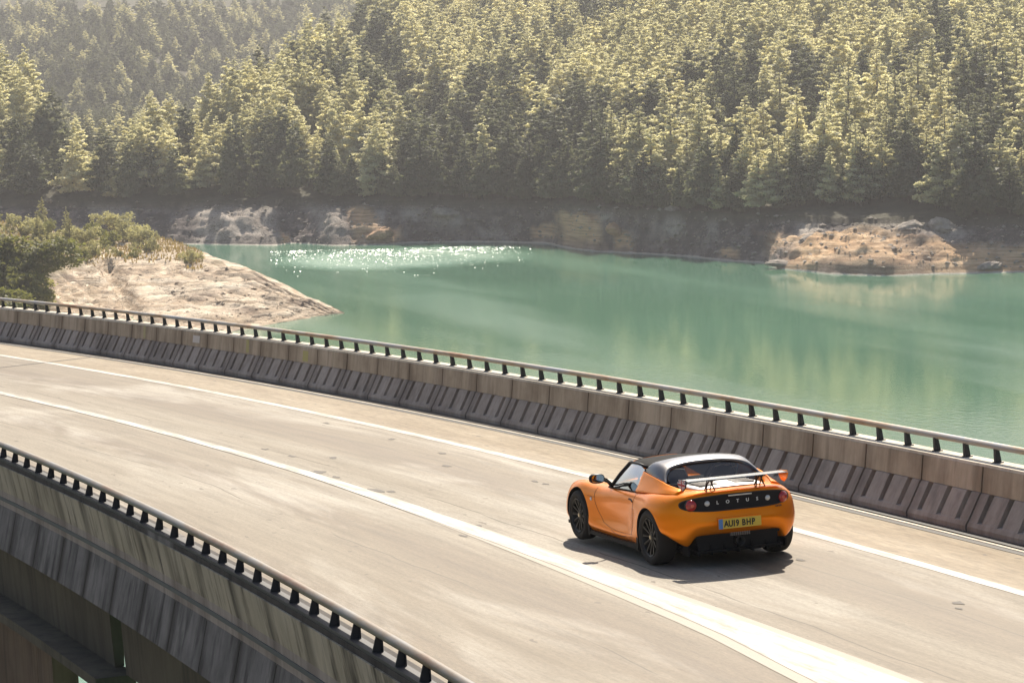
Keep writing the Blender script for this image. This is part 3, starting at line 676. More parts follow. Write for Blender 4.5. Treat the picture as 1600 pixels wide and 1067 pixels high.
for sg in (1, -1):
    A = [[(.635, .703, .755), (.62, .66, .84), (.60, .625, .93), (.60, .598, .987)],
         [(.40, .712, .775), (.40, .672, .85), (.41, .635, .92), (.42, .612, .972)],
         [(.12, .715, .79), (.12, .675, .85), (.13, .645, .90), (.14, .618, .943)],
         [(-.15, .70, .81), (-.14, .665, .85), (-.13, .635, .875), (-.12, .605, .897)],
         [(-.42, .63, .825), (-.41, .60, .845), (-.40, .57, .852), (-.39, .545, .856)]]
    A = [[(x, sg*y, z) for x, y, z in r] for r in A]
    shell('sail_panel', A, M_OR, thick=.02*(-sg))
    # inner flank of the buttress
    A = [[(.60, .598, .987), (.56, .53, .80)], [(.42, .612, .972), (.40, .53, .80)], [(.14, .618, .943), (.12, .53, .82)], [(-.12, .605, .897), (-.14, .53, .84)], [(-.39, .545, .856), (-.40, .50, .85)]]
    shell('buttress_inner', [[(x, sg*y, z) for x, y, z in r] for r in A], M_OR, 5, 3)
    # side glass
    G = [[(1.47, .682, .72), (1.33, .61, .885), (1.19, .535, 1.02)], [(1.2, .69, .735), (1.12, .63, .90), (1.06, .555, 1.035)], [(.9, .693, .745), (.88, .64, .91), (.86, .565, 1.045)], [(.66, .698, .755), (.64, .655, .87), (.61, .595, 1.01)]]
    shell('side_window', [[(x, sg*y, z) for x, y, z in r] for r in G], M_GL)
    MB().tube([(1.60, sg*.66, .70), (1.47, sg*.675, .735), (1.33, sg*.612, .89), (1.20, sg*.535, 1.025), (1.10, sg*.548, 1.042), (.86, sg*.562, 1.05), (.58, sg*.582, 1.045)], [.018, .022, .02, .022, .018, .016, .014], 8).build('pillar_trim', M_GBLK, car, smooth=True)
    MB().tube([(1.47, sg*.69, .722), (1.2, sg*.70, .738), (.9, sg*.70, .748), (.64, sg*.708, .758)], .009, 6).build('window_seal', M_BLK, car)
    # door mirror on a stalk
    mr = MB(); mr.tube([(1.40, sg*.70, .735), (1.385, sg*.76, .80), (1.37, sg*.84, .845)], [.016, .014, .016], 8); mr.tube([(1.45, sg*.68, .76), (1.41, sg*.76, .83), (1.38, sg*.84, .86)], [.012, .01, .012], 8)
    stalk = mr.build('mirror_stalk', M_BLK, car, smooth=True)
    V = []; n = 18
    for x, k in ((1.30, .86), (1.31, 1.0), (1.36, 1.0), (1.42, .72), (1.45, .35), (1.455, .02)):
        for j in range(n):
            q = 2*math.pi*j/n; V.append((x, sg*(.915+.092*k*np.sign(math.cos(q))*abs(math.cos(q))**.75), .858+.058*k*np.sign(math.sin(q))*abs(math.sin(q))**.75))
    mir = obj('door_mirror', mesh('door_mirror', V, grid_faces(6, n, True), M_GBLK, smooth=True), car)
    V = [(1.302, sg*(.915+.078*np.sign(math.cos(q))*abs(math.cos(q))**.75), .858+.049*np.sign(math.sin(q))*abs(math.sin(q))**.75) for q in [2*math.pi*j/n for j in range(n)]]
    obj('mirror_glass', mesh('mirror_glass', V, [tuple(range(n))], newmat('mirror', (.5, .52, .56), .05, 1)), mir)
shell('windscreen', [sym([(1.47, .672, .735), (1.60, .58, .73), (1.75, .3, .74), (1.80, 0, .745)]), sym([(1.33, .605, .89), (1.42, .53, .90), (1.54, .28, .92), (1.58, 0, .925)]), sym([(1.20, .53, 1.025), (1.235, .45, 1.048), (1.275, .25, 1.064), (1.285, 0, 1.07)])], M_GL)
shell('rear_window', [sym([(.06, .545, .955), (.15, .47, 1.02), (.20, .25, 1.062), (.21, 0, 1.068)]), sym([(.02, .53, .90), (.06, .46, .95), (.09, .25, .97), (.10, 0, .975)]), sym([(-.02, .50, .868), (-.02, .42, .875), (-.02, .25, .88), (-.02, 0, .88)])], M_GLR)
# cabin: tub, dashboard, seats, wheel
t_ = MB(); t_.box(.30, 1.45, -.60, .60, .63, .66); t_.box(1.42, 1.62, -.58, .58, .66, .74); t_.box(.20, .30, -.52, .52, .62, .86); cab = t_.build('cabin_tub', M_BLK, car)
for sg in (1, -1):
    # headrest seat shape
    pts = [(-.21, .62), (-.225, .78), (-.17, .93), (-.11, 1.03), (0, 1.045), (.11, 1.03), (.17, .93), (.225, .78), (.21, .62)]
    mb = MB(); V = []; ycn = sg*.30
    for x, k in ((.44, .9), (.47, 1.0), (.54, 1.0), (.57, .9)):
        for (yy, zz) in pts: V.append((x+(1.05-zz)*.25-.05, ycn+yy*k, .62+(zz-.62)*k))
    n = len(pts); mb.add(V, [(i*n+j, i*n+(j+1) % n, (i+1)*n+(j+1) % n, (i+1)*n+j) for i in range(3) for j in range(n)]+[tuple(range(n)), tuple(range(4*n-1, 3*n-1, -1))])
    seat = mb.build('seat', M_SEAT, car, smooth=True, angle=40)
    MB().tube([(.43+(1.05-zz)*.25-.05, ycn+yy*.93, .62+(zz-.62)*.93) for yy, zz in pts], .006, 6).build('piping', newmat('seat_piping', (.5, .5, .48), .5), seat)
V = []; 
mb = MB(); n = 24; P = [(1.16+.05*math.sin(2*math.pi*j/n)*-1*.6, .30+.16*math.cos(2*math.pi*j/n), .80+.15*math.sin(2*math.pi*j/n)) for j in range(n+1)]
mb.tube(P, .014, 7, cap=False); mb.tube([(1.16, .14, .80), (1.17, .46, .80)], .012, 6); mb.tube([(1.17, .30, .66), (1.17, .30, .80)], .02, 6); mb.build('steering_wheel', M_BLK, car, smooth=True)
MB().box(1.22, 1.26, -.09, .09, .99, 1.03).build('rear_view_mirror', M_BLK, car)
# engine cover with vents
ec = shell('engine_cover', [sym([(-.03, .43, .873), (-.03, .25, .892), (-.03, 0, .896)]), sym([(-.25, .44, .880), (-.25, .25, .900), (-.25, 0, .905)]), sym([(-.50, .40, .876), (-.52, .2, .890), (-.53, 0, .893)])], M_SILV, thick=.02)
for sg in (1, -1):
    q = [(-.10, sg*.12, .905), (-.10, sg*.36, .893), (-.40, sg*.33, .890), (-.36, sg*.10, .905)]
    v = MB(); v.add([(x, y, z+.0) for x, y, z in q]+[(x, y, z+.004) for x, y, z in q], [(0, 1, 2, 3), (7, 6, 5, 4), (0, 4, 5, 1), (1, 5, 6, 2), (2, 6, 7, 3), (3, 7, 4, 0)])
    vent = v.build('vent', M_STAINB, ec)
    for k in range(4): x = -.14-.07*k; MB().box(x-.012, x+.006, min(sg*.12, sg*.345), max(sg*.12, sg*.345), .893, .909).build('vent_louvre', M_DISC, vent)
# rear wing
V = []; prof = [(0, .004), (.03, .014), (.10, .018), (.18, .012), (.235, .012), (.236, .006), (.18, .0), (.10, -.006), (.03, -.006)]
WH = .62
ys = np.linspace(-WH, WH, 25)
for y in ys:
    bow = .012*(1-(y/WH)**2); swp = .09*abs(y/WH)**2
    for a, b_ in prof: V.append((-.525+swp-a*1.1, y, .993+b_+bow+(.03*a)))
wing = obj('rear_wing', mesh('rear_wing', V, [tuple(f) for f in grid_faces(25, len(prof), True)]+[tuple(range(8, -1, -1)), tuple(24*9+j for j in range(9))], M_WING, smooth=True, angle=60), car)
EP = [(-.555+(x+.645)*.84, .957+(z-.972)*.84) for x, z in [(-.49, .995), (-.52, 1.035), (-.76, 1.05), (-.79, 1.02), (-.75, .945), (-.66, .890), (-.58, .905), (-.52, .945)]]
for sg in (1, -1):
    ep = MB().prism(EP, sg*(WH+.005)-.006, 'y', .012).build('end_plate', M_GBLK if sg > 0 else M_OR, wing)
def clip_strip(poly, a, b, hw):
    """clip convex-ish polygon to a strip of half width hw around line a-b"""
    a = Vector(a); b = Vector(b); d_ = (b-a).normalized(); nn = Vector((-d_.y, d_.x))
    def cut(P, f):
        o = []
        for i in range(len(P)):
            p, q = P[i], P[(i+1) % len(P)]; fp, fq = f(p), f(q)
            if fp >= 0: o.append(p)
            if fp*fq < 0: o.append(p+(q-p)*(fp/(fp-fq)))
        return o
    P = [Vector(p) for p in poly]; P = cut(P, lambda p: hw-(p-a).dot(nn))
    return cut(P, lambda p: hw+(p-a).dot(nn)) if len(P) > 2 else P
EPs = [( -.55+(x+.55)*.93, .97+(z-.97)*.93) for x, z in EP]; C0 = (-.555, .957)
def flag(poly, y, t, mat, nm):
    if len(poly) > 2: MB().prism([tuple(p) for p in poly], y, 'y', t).build(nm, mat, ep_l)
ep_l = [c for c in wing.children if c.location.length < 9 and c.name.startswith('end_plate')][0]
flag(EPs, WH+0.0112, .0010, M_FB, 'flag_field')
for i, (dx, dz) in enumerate(((1, .75), (1, -.75))):
    flag(clip_strip(EPs, C0, (C0[0]+dx, C0[1]+dz), .017), WH+0.0123, .0008+.0002*i, M_WHITE, 'flag_band')
    flag(clip_strip(EPs, C0, (C0[0]+dx, C0[1]+dz), .007), WH+0.0134, .0004+.0002*i, M_FR, 'flag_band')
for i, (dx, dz) in enumerate(((1, 0), (0, 1))):
    flag(clip_strip(EPs, C0, (C0[0]+dx, C0[1]+dz), .024), WH+0.0142, .0005+.0002*i, M_WHITE, 'flag_band')
    flag(clip_strip(EPs, C0, (C0[0]+dx, C0[1]+dz), .014), WH+0.0152, .0005+.0002*i, M_FR, 'flag_band')
for y in (.315, -.30):
    s_ = MB()
    for dy in (-.035, .035):
        s_.tube([(-.52, y+dy, .868), (-.60, y+dy*.8, .95), (-.66, y+dy*.5, 1.0)], .008, 6); s_.tube([(-.63, y+dy*1.6, .862), (-.61, y+dy, .93), (-.57, y+dy*.5, 1.0)], .008, 6)
        s_.tube([(-.60, y+dy*1.3, .90), (-.58, y+dy*.9, .955)], .007, 6)
    s_.box(-.70, -.55, y-.03, y+.03, .99, .998); s_.build('wing_support', M_BLK, wing)
# wheels
def wheel(x, y, sg, R, wd, rr):
    w0 = empty('wheel', (x, y, R), car)
    M = Matrix.Rotation(0 if sg > 0 else math.pi, 4, 'Z')
    hw = wd/2
    ty = MB().lathe([(rr-.012, hw-.028), (rr+.004, hw-.012), (rr+.02, hw-.002), (R-.055, hw+.004), (R-.022, hw-.004), (R-.006, hw-.022), (R, hw-.045), (R, -hw+.045), (R-.02, -hw+.006), (rr, -hw+.01), (rr-.012, -hw+.03)], 56, M).build('tyre', M_TYRE, w0, smooth=True, angle=50)
    g = MB()
    for a in (-.05, -.017, .017, .05): g.lathe([(R-.004, a-.004), (R+.0012, a-.004), (R+.0012, a+.004), (R-.004, a+.004)], 48, M)
    rim = MB().lathe([(rr-.002, hw-.014), (rr-.008, hw-.006), (rr-.018, hw-.012), (rr-.026, hw-.03), (rr-.034, -hw+.03), (rr-.006, -hw+.02)], 56, M)
    for k in range(12):
        q = 2*math.pi*k/12; Mq = M @ Matrix.Rotation(q, 4, 'Y')
        P = [(.045, hw-.045), (.10, hw-.034), (rr-.024, hw-.018), (rr-.024, hw-.045), (.10, hw-.062), (.045, hw-.07)]
        hwid = [.013, .0085, .013, .013, .010, .014]
        V = [Mq @ Vector((p[0], p[1], s2*h_)) for s2 in (-1, 1) for p, h_ in zip(P, hwid)]
        rim.add(V, [tuple(range(6)), tuple(range(11, 5, -1))]+[(i, i+6, (i+1) % 6+6, (i+1) % 6) for i in range(6)])
    rim.lathe([(.052, hw-.075), (.055, hw-.045), (.048, hw-.036), (.030, hw-.034), (.0005, hw-.034)], 24, M)
    rm = rim.build('rim', M_RIM, w0, smooth=True, angle=35)
    MB().lathe([(.026, hw-.036), (.024, hw-.022), (.012, hw-.020), (.0005, hw-.02)], 16, M).build('hub_cap', M_BRASS, w0, smooth=True, angle=40)
    MB().lathe([(.14, -.005), (.14, .012), (.07, .012), (.07, -.005), (.14, -.005)], 40, M).build('brake_disc', M_DISC, w0)
    MB().box(-.06, .06, -.03, .035, .09, .145, M @ Matrix.Rotation(.9, 4, 'Y')).build('brake_caliper', M_BLK, w0)
for sg in (1, -1):
    wheel(0, sg*.728, sg, .317, .232, .225); wheel(2.3, sg*.715, sg, .300, .200, .21)
car.matrix_world = Matrix(((1, 0, 0, 0), (0, math.cos(BETA), math.sin(BETA), 0), (GRADE, -math.sin(BETA), math.cos(BETA), .006), (0, 0, 0, 1)))

# ------------------------------------------------------------------ lake, far bank, hills, forest
ZW = -34.; ZH = -27.
def smooth_line(L, k=3):
    a = np.linspace(L[0, 0], L[-1, 0], 1400); v = np.interp(a, L[:, 0], L[:, 1]); q = np.exp(-np.linspace(-2, 2, 2*k+1)**2); q /= q.sum(); v = np.convolve(np.pad(v, k, 'edge'), q, 'valid'); return np.stack([a, v], 1)
FH = np.array([math.cos(YAW), math.sin(YAW)]); RH = np.array([math.sin(YAW), -math.cos(YAW)])
def to_av(P): q = np.array(P[:2])-CAM[:2]; v = q @ FH; return (q @ RH)/v, v
def av_xy(a, v): return CAM[0]+v*(FH[0]+a*RH[0]), CAM[1]+v*(FH[1]+a*RH[1])
def px_line(pts, z): 
    A = sorted(to_av(unproj(x, y, z)) for x, y in pts); return np.array(A)
SHORE = px_line([(-900, 372), (-200, 378), (0, 380), (250, 381), (330, 382), (430, 384), (455, 380), (520, 384), (600, 383), (640, 379), (760, 378), (860, 380), (880, 386), (930, 392), (1000, 396), (1080, 401), (1130, 407), (1195, 411), (1215, 420), (1250, 423), (1300, 428), (1380, 431), (1450, 428), (1520, 427), (1600, 425), (1680, 424), (1900, 428), (2600, 436)], ZW)
HIGH = px_line([(-900, 316), (-200, 321), (100, 322), (450, 321), (700, 322), (830, 324), (900, 329), (1000, 336), (1130, 341), (1300, 348), (1600, 353), (1900, 356), (2600, 362)], ZH)
SHORE = smooth_line(SHORE, 6); HIGH = smooth_line(HIGH, 12)
def fS(a): return np.interp(a, SHORE[:, 0], SHORE[:, 1])
def fH(a): return np.maximum(np.interp(a, HIGH[:, 0], HIGH[:, 1]), fS(a)+4)
# crowns' skyline of the near hill (px) and ridge distance solved from it
SIL = np.array([(-900, -150), (-300, 20), (-60, 60), (0, 75), (60, 105), (105, 165), (125, 225), (150, 238), (200, 200), (250, 190), (300, 165), (330, 150), (400, 130), (440, 108), (480, 75), (520, 45), (560, 5), (600, -40), (700, -160), (2600, -400)], float)
def slope_of(a):
    x = 800+5000*a
    return .13+.02*np.sin(x*.006)+.12*np.exp(-((x-60)/90)**2)
def crest(a):
    x = 800+5000*a; yg = np.interp(x, SIL[:, 0], SIL[:, 1])+70
    s = slope_of(a); vh = fH(a); e = (57-yg)/5000
    D = (ZH-CAM[2]-e*vh)/(e-s); D = np.where((e-s) >= -.004, 400, D)
    return np.clip(D, 10, 330)
def gully(a, v):
    x = 800+5000*a; d = v-fH(a)
    g = -9*np.exp(-((x-(745-d*.9))/48)**2)*sstep(5, 50, d)
    g += 5*np.exp(-((x-(480+d*.2))/120)**2)*sstep(0, 50, d)
    g += -5*np.exp(-((x-(1180+d*1.1))/60)**2)*sstep(10, 60, d)
    return g
def terrain(a, v):
    a = np.asarray(a, float); v = np.asarray(v, float); x, y = av_xy(a, v)
    vs_, vh = fS(a), fH(a); w_ = 1.8*fbm(x*.09, y*.09, 3, 3)
    t = (v-vs_+w_*.6)/(vh-vs_); tt = np.clip(t, 0, 1)
    rock = fbm(x*.16, y*.16, 4, 11)*1.7-np.abs(fbm(x*.3, y*.3, 4, 15))*1.2+fbm(x*.7, y*.7, 3, 5)*.5
    strata = (np.abs(((tt*7+fbm(x*.05, y*.05, 2, 9)*1.3) % 1)-.5)-.25)*.8
    pxx = 800+5000*a; bul = sum(k_*np.exp(-((pxx-p_)/w_b)**2) for p_, w_b, k_ in ((345, 40, 1.7), (408, 28, 1.3), (522, 22, 1.9), (572, 22, 1.2), (925, 34, 1.6), (1460, 30, 1.0)))*np.sin(np.pi*np.clip(tt, 0, 1))*(1+.7*fbm(x*.25, y*.25, 3, 19))
    mex = .85-.42*np.exp(-((pxx-1350)/130)**4); bank = bul+ZW+(ZH-ZW)*(tt**mex)+(rock+strata)*np.minimum(1, tt*5)*np.minimum(1, (1-tt)*4+.25)
    bank = np.where(t < 0, ZW-(vs_-v)*.35-.2*0, bank)
    d = np.maximum(v-vh, 0); s = slope_of(a); D = crest(a)
    hill = np.maximum(ZH+1+s*np.minimum(d, D)+gully(a, v)*sstep(0, 30, d)-.55*np.maximum(d-D, 0), ZH+.5)+fbm(x*.03, y*.03, 3, 21)*2.2*sstep(0, 20, d)
    z = np.where(v < vh, bank, hill+(rock*.35))
    fx = 800+5000*a
    far0 = 1180+.1*(fx-300)
    farh = -31+.125*np.minimum(v-far0, 520)+.35*np.maximum(v-far0-520, 0)+9*fbm(x*.006, y*.006, 3, 33)*.8+7*np.sin((fx-v*.35)*.016)*sstep(0, 160, v-far0)
    z = np.where(v > vh, np.maximum(z, farh), z)
    return np.maximum(z, -44)
cols = np.linspace(-.30, .30, 760)
rows = np.concatenate([np.linspace(0, 1, 8)*22-22, np.linspace(0, 32, 64)[1:], np.linspace(32, 140, 60)[1:], np.linspace(140, 420, 50)[1:], np.linspace(420, 2600, 170)[1:]])
A_, Rr = np.meshgrid(cols, rows, indexing='ij'); Vv = fS(A_)+Rr; X_, Y_ = av_xy(A_, Vv); Z_ = terrain(A_, Vv)
def mat_land():
    m = newmat('hillside', rough=.95); t = NT(m); P = t.world()
    g = t.n('ShaderNodeNewGeometry'); sp = t.n('ShaderNodeSeparateXYZ'); t.l(g.outputs['Position'], sp.inputs[0]); z = sp.outputs[2]
    n = t.noise(P, .25, 6, .7); n2 = t.noise(P, .05, 4, .6); st = t.noise(t.world((.12, .12, 2.6)), 1, 5, .65)
    rock = t.ramp(n, [(.3, (.045, .037, .037)), (.5, (.10, .083, .08)), (.66, (.30, .25, .22))])
    sand = t.ramp(st, [(.3, (.38, .22, .11)), (.5, (.58, .38, .21)), (.7, (.70, .53, .34))])
    low = t.ramp(t.math('MULTIPLY_ADD', z, .143, 34*.143), [(0, 1), (.5, .75), (.95, 0)])
    at_ = t.n('ShaderNodeAttribute'); at_.attribute_name = 'tone'; se = t.n('ShaderNodeSeparateColor'); t.l(at_.outputs['Color'], se.inputs[0])
    pal = t.ramp(n, [(.3, (.20, .17, .145)), (.5, (.40, .35, .30)), (.7, (.52, .47, .41))])
    vc = t.n('ShaderNodeTexVoronoi'); vc.feature = 'DISTANCE_TO_EDGE'; t.l(t.mix(.12, t.world((.3, .3, .5)), t.n('ShaderNodeNewGeometry').outputs['Position'], 'ADD') if 0 else t.world((.28, .28, .6)), vc.inputs['Vector']); crk = t.ramp(t.math('ADD', vc.outputs['Distance'], t.math('MULTIPLY', t.math('SUBTRACT', n, .5), .22)), [(0, .35), (.07, 1)]); pal = t.mix(1.0, pal, crk, 'MULTIPLY')
    c = t.mix(se.outputs[0], rock, pal); c = t.mix(se.outputs[1], c, sand)
    c = t.mix(t.math('LESS_THAN', z, t.math('MULTIPLY_ADD', n, .6, -34.1)), c, (.55, .50, .42))
    c = t.mix(.6, c, t.ramp(st, [(.3, .6), (.55, 1.05), (.8, 1.3)]), 'MULTIPLY')
    soil = t.ramp(n, [(.3, (.035, .035, .02)), (.6, (.075, .07, .04)), (.8, (.16, .14, .10))])
    up = t.ramp(t.math('MULTIPLY_ADD', t.math('ADD', z, t.math('MULTIPLY', n, 1.5)), .5, 27.3*.5), [(0, 0), (1, 1)])
    c = t.mix(up, c, soil); t.color(c); t.bump(t.noise(P, 1.6, 7, .75), .8, .5); return m
M_LAND = mat_land()
LM = mesh('hillside', np.stack([X_, Y_, Z_], -1).reshape(-1, 3), grid_faces(len(cols), len(rows)), M_LAND, smooth=True)
PXc = 800+5000*A_; Tt = Rr/(fH(A_)-fS(A_)); nn = fbm(X_*.12, Y_*.12+Z_*.2, 4, 91)*1.6
def blob(px_, wx, t0, t1): return np.clip(1.25-np.maximum(np.abs(PXc-px_-(Tt-.5)*wx*-.5)/wx, np.abs(Tt-(t0+t1)/2)/((t1-t0)/2))**2+nn*.45, 0, 1)
pale = np.zeros_like(Tt)
for q in ((345, 46, 0, 1.05), (408, 34, 0, .85), (183, 34, .55, 1.05), (520, 26, 0, 1.05), (700, 30, .4, .9), (598, 10, .3, 1), (655, 24, .5, 1.), (945, 26, .55, 1.1), (1058, 16, .6, 1.05), (1120, 10, .5, .9), (1275, 22, .6, 1.), (1450, 60, .62, 1.1), (770, 20, .1, .5)): pale = np.maximum(pale, blob(*q))
sandm = np.zeros_like(Tt)
for q in ((572, 26, 0, .95), (448, 8, 0, .3), (615, 16, 0, .4), (852, 22, 0, .45), (908, 34, 0, .8), (975, 16, 0, .45), (1140, 18, 0, .2), (1330, 130, -.1, .72), (1500, 70, -.1, .55), (1590, 40, -.1, .5)): sandm = np.maximum(sandm, blob(*q))
ca_ = LM.color_attributes.new('tone', 'FLOAT_COLOR', 'POINT'); ca_.data.foreach_set('color', np.stack([pale, sandm, 0*pale, 1+0*pale], -1).astype(np.float32).ravel())
land = obj('hillside', LM)
tag(land, 'steep forested hillside with a bare rocky drawdown bank along the lake', kind='structure')

# ---- water
def mat_water():
    m = newmat('lake_water', (.045, .17, .115), .09); t = NT(m); b = t.b; b.inputs['IOR'].default_value = 1.33
    P = t.world(); n2 = t.noise(t.world((.006, .006, 1)), 1, 4, .6)
    c = t.ramp(n2, [(.35, (.07, .185, .115)), (.65, (.12, .265, .175))]); t.color(c)
    # wind patch of choppier water near the far left shore
    g = t.n('ShaderNodeNewGeometry'); vm = t.n('ShaderNodeVectorMath'); vm.operation = 'DISTANCE'; t.l(g.outputs['Position'], vm.inputs[0]); wx, wy = av_xy((620-800)/5000, 596.)
    mp = t.n('ShaderNodeMapping'); mp.vector_type = 'POINT'; t.l(g.outputs['Position'], mp.inputs[0])
    mp.inputs['Location'].default_value = (-wx, -wy, 0)
    rt = t.n('ShaderNodeVectorRotate'); rt.rotation_type = 'Z_AXIS'; rt.inputs['Angle'].default_value = -YAW; t.l(mp.outputs[0], rt.inputs[0])
    sc = t.n('ShaderNodeVectorMath'); sc.operation = 'MULTIPLY'; sc.inputs[1].default_value = (1/34., 1/27., 0); t.l(rt.outputs[0], sc.inputs[0])
    ln = t.n('ShaderNodeVectorMath'); ln.operation = 'LENGTH'; t.l(sc.outputs[0], ln.inputs[0])
    patch_ = t.ramp(t.math('ADD', ln.outputs[1], t.math('MULTIPLY', t.math('SUBTRACT', n2, .5), .8)), [(.55, 1), (1.0, 0)])
    lanes = t.ramp(t.noise(t.world((.004, .03, 1)), 1, 3, .5), [(.45, 0), (.6, 1)])
    h1 = t.noise(t.world((.7, 1.1, 1)), 1, 3, .6); h2 = t.noise(P, .22, 2, .5)
    amp = t.math('MULTIPLY_ADD', patch_, .5, t.math('MULTIPLY_ADD', lanes, .06, .025))
    bp = t.bump(h1, 1, 1.0); t.l(amp, bp.inputs['Strength']); bp.inputs['Distance'].default_value = .6
    t.l(t.math('MULTIPLY_ADD', patch_, .2, t.math('MULTIPLY_ADD', lanes, .1, .05)), b.inputs['Roughness'])
    return m
gx = np.linspace(-3000, 3000, 9)
V = [(x, y, ZW) for x in np.linspace(-2500, 4500, 9) for y in np.linspace(-3500, 3500, 9)]
wt = obj('lake', mesh('lake', V, grid_faces(9, 9), mat_water())); tag(wt, 'milky green reservoir water', kind='structure')
bed = obj('lake_bed', mesh('lake_bed', [(x, y, -45) for x in (-3500, 5500) for y in (-4500, 4500)], [(0, 1, 3, 2)], M_LAND)); tag(bed, 'lake bed', kind='structure')

# wavelets in the windy patch: low ridges whose near faces can catch the sun
r = np.random.default_rng(77); V = []; Fc = []
for i in range(9000):
    px2 = r.uniform(425, 835); t_ = abs(r.normal())*.38
    vv_ = 624-46*min(t_, 1)*(1 if r.random() < .8 else 1.6); a_ = (px2-800)/5000; fw = math.exp(-((px2-610)/150)**2)
    if r.random() > fw*(.25+.75*(fbm(np.array(px2*.03), np.array(vv_*.15), 2, 4) > -.05)) or vv_ > fS(a_)-2: continue
    x0, y0 = av_xy(a_, vv_); L = r.uniform(.03, .16)*(1+2*(r.random() < .04)); az = r.normal()*.5; sl = math.tan(math.radians(r.normal(21, 4))); h_ = r.uniform(.012, .05); dpt = h_/sl
    ux, uy = (RH*math.cos(az)+FH*math.sin(az)); fx_, fy_ = (FH*math.cos(az)-RH*math.sin(az)); b = len(V)
    for s_, q, hh in ((-L, 0, -.01), (L, 0, -.01), (L*.6, dpt, h_), (-L*.6, dpt, h_), (L, dpt*2.2, -.01), (-L, dpt*2.2, -.01)): V.append((x0+ux*s_+fx_*q, y0+uy*s_+fy_*q, ZW+hh))
    Fc += [(b, b+1, b+2, b+3), (b+3, b+2, b+4, b+5)]
wm = newmat('wave_water', (.10, .27, .19), .34); tag(obj('ripples', mesh('ripples', V, Fc, wm)), 'sunlit choppy ripples near the far shore', kind='stuff')

# ---- headland on the left
NEAR = px_line([(-900, 700), (-300, 640), (0, 585), (150, 562), (300, 532), (400, 511), (470, 499), (520, 494), (543, 490)], ZW)
BACK = px_line([(-900, 330), (-300, 360), (0, 372), (200, 388), (255, 398), (300, 424), (360, 446), (420, 463), (480, 477), (543, 490)], ZW)
RZ = np.array([(-900, -14), (-300, -20), (-50, -23.0), (60, -27.0), (140, -27.9), (200, -28.2), (300, -28.3), (340, -28.6), (400, -29.6), (460, -31.4), (520, -33.2), (543, -34)], float)
def headland(a, v):
    x, y = av_xy(a, v); px_ = 800+5000*a
    n0 = np.interp(a, NEAR[:, 0], NEAR[:, 1]); b0 = np.interp(a, BACK[:, 0], BACK[:, 1]); b0 = np.maximum(b0, n0+.5)
    zr = np.interp(px_, RZ[:, 0], RZ[:, 1]); t = (v-n0)/(b0-n0)
    rf = np.interp(px_, [-300, 60, 200, 300, 543], [.30, .34, .50, .62, .6])
    up = np.clip(t/rf, 0, 1); dn = np.clip((1-t)/(1-rf), 0, 1)
    top = np.interp(px_, [0, 200, 320], [.35, .2, 0])
    prof = np.where(t < rf, up**1.0, np.where(dn > .55, 1.0, sstep(0, .55, dn)))
    face = (t < rf)
    ly = (prof*9+fbm(x*.04, y*.04, 3, 4)*1.6); st = (np.abs((ly % 1)-.5)*2)**3*.28
    left = sstep(240, 120, px_); n_ = fbm(x*.09, y*.09, 4, 8)*(1.5+1.2*left)+fbm(x*.4, y*.4, 3, 2)*(.5+1.3*left)-st*1.6
    gl = -2.6*np.exp(-((px_-(165+(1-up)*75))/13)**2)*sstep(0, .15, up)*face
    lump = 1.6*np.exp(-((px_-90)/70)**2)*np.exp(-((up-.55)/.3)**2)*fbm(x*.2, y*.2, 3, 61)*2*face
    z = ZW+(zr-ZW)*prof+(n_+lump)*np.minimum(1, np.minimum(up, dn)*6)*np.where(face, 1, .35)+gl
    return np.where((t < 0) | (t > 1), ZW-1.5, z)
ca = np.linspace(-.30, (546-800)/5000, 420); tr = np.linspace(-.02, 1.02, 170)
A2, T2 = np.meshgrid(ca, tr, indexing='ij'); N2 = np.interp(A2, NEAR[:, 0], NEAR[:, 1]); B2_ = np.maximum(np.interp(A2, BACK[:, 0], BACK[:, 1]), N2+.5); V2 = N2+(B2_-N2)*T2
X2, Y2 = av_xy(A2, V2); Z2 = headland(A2, V2)
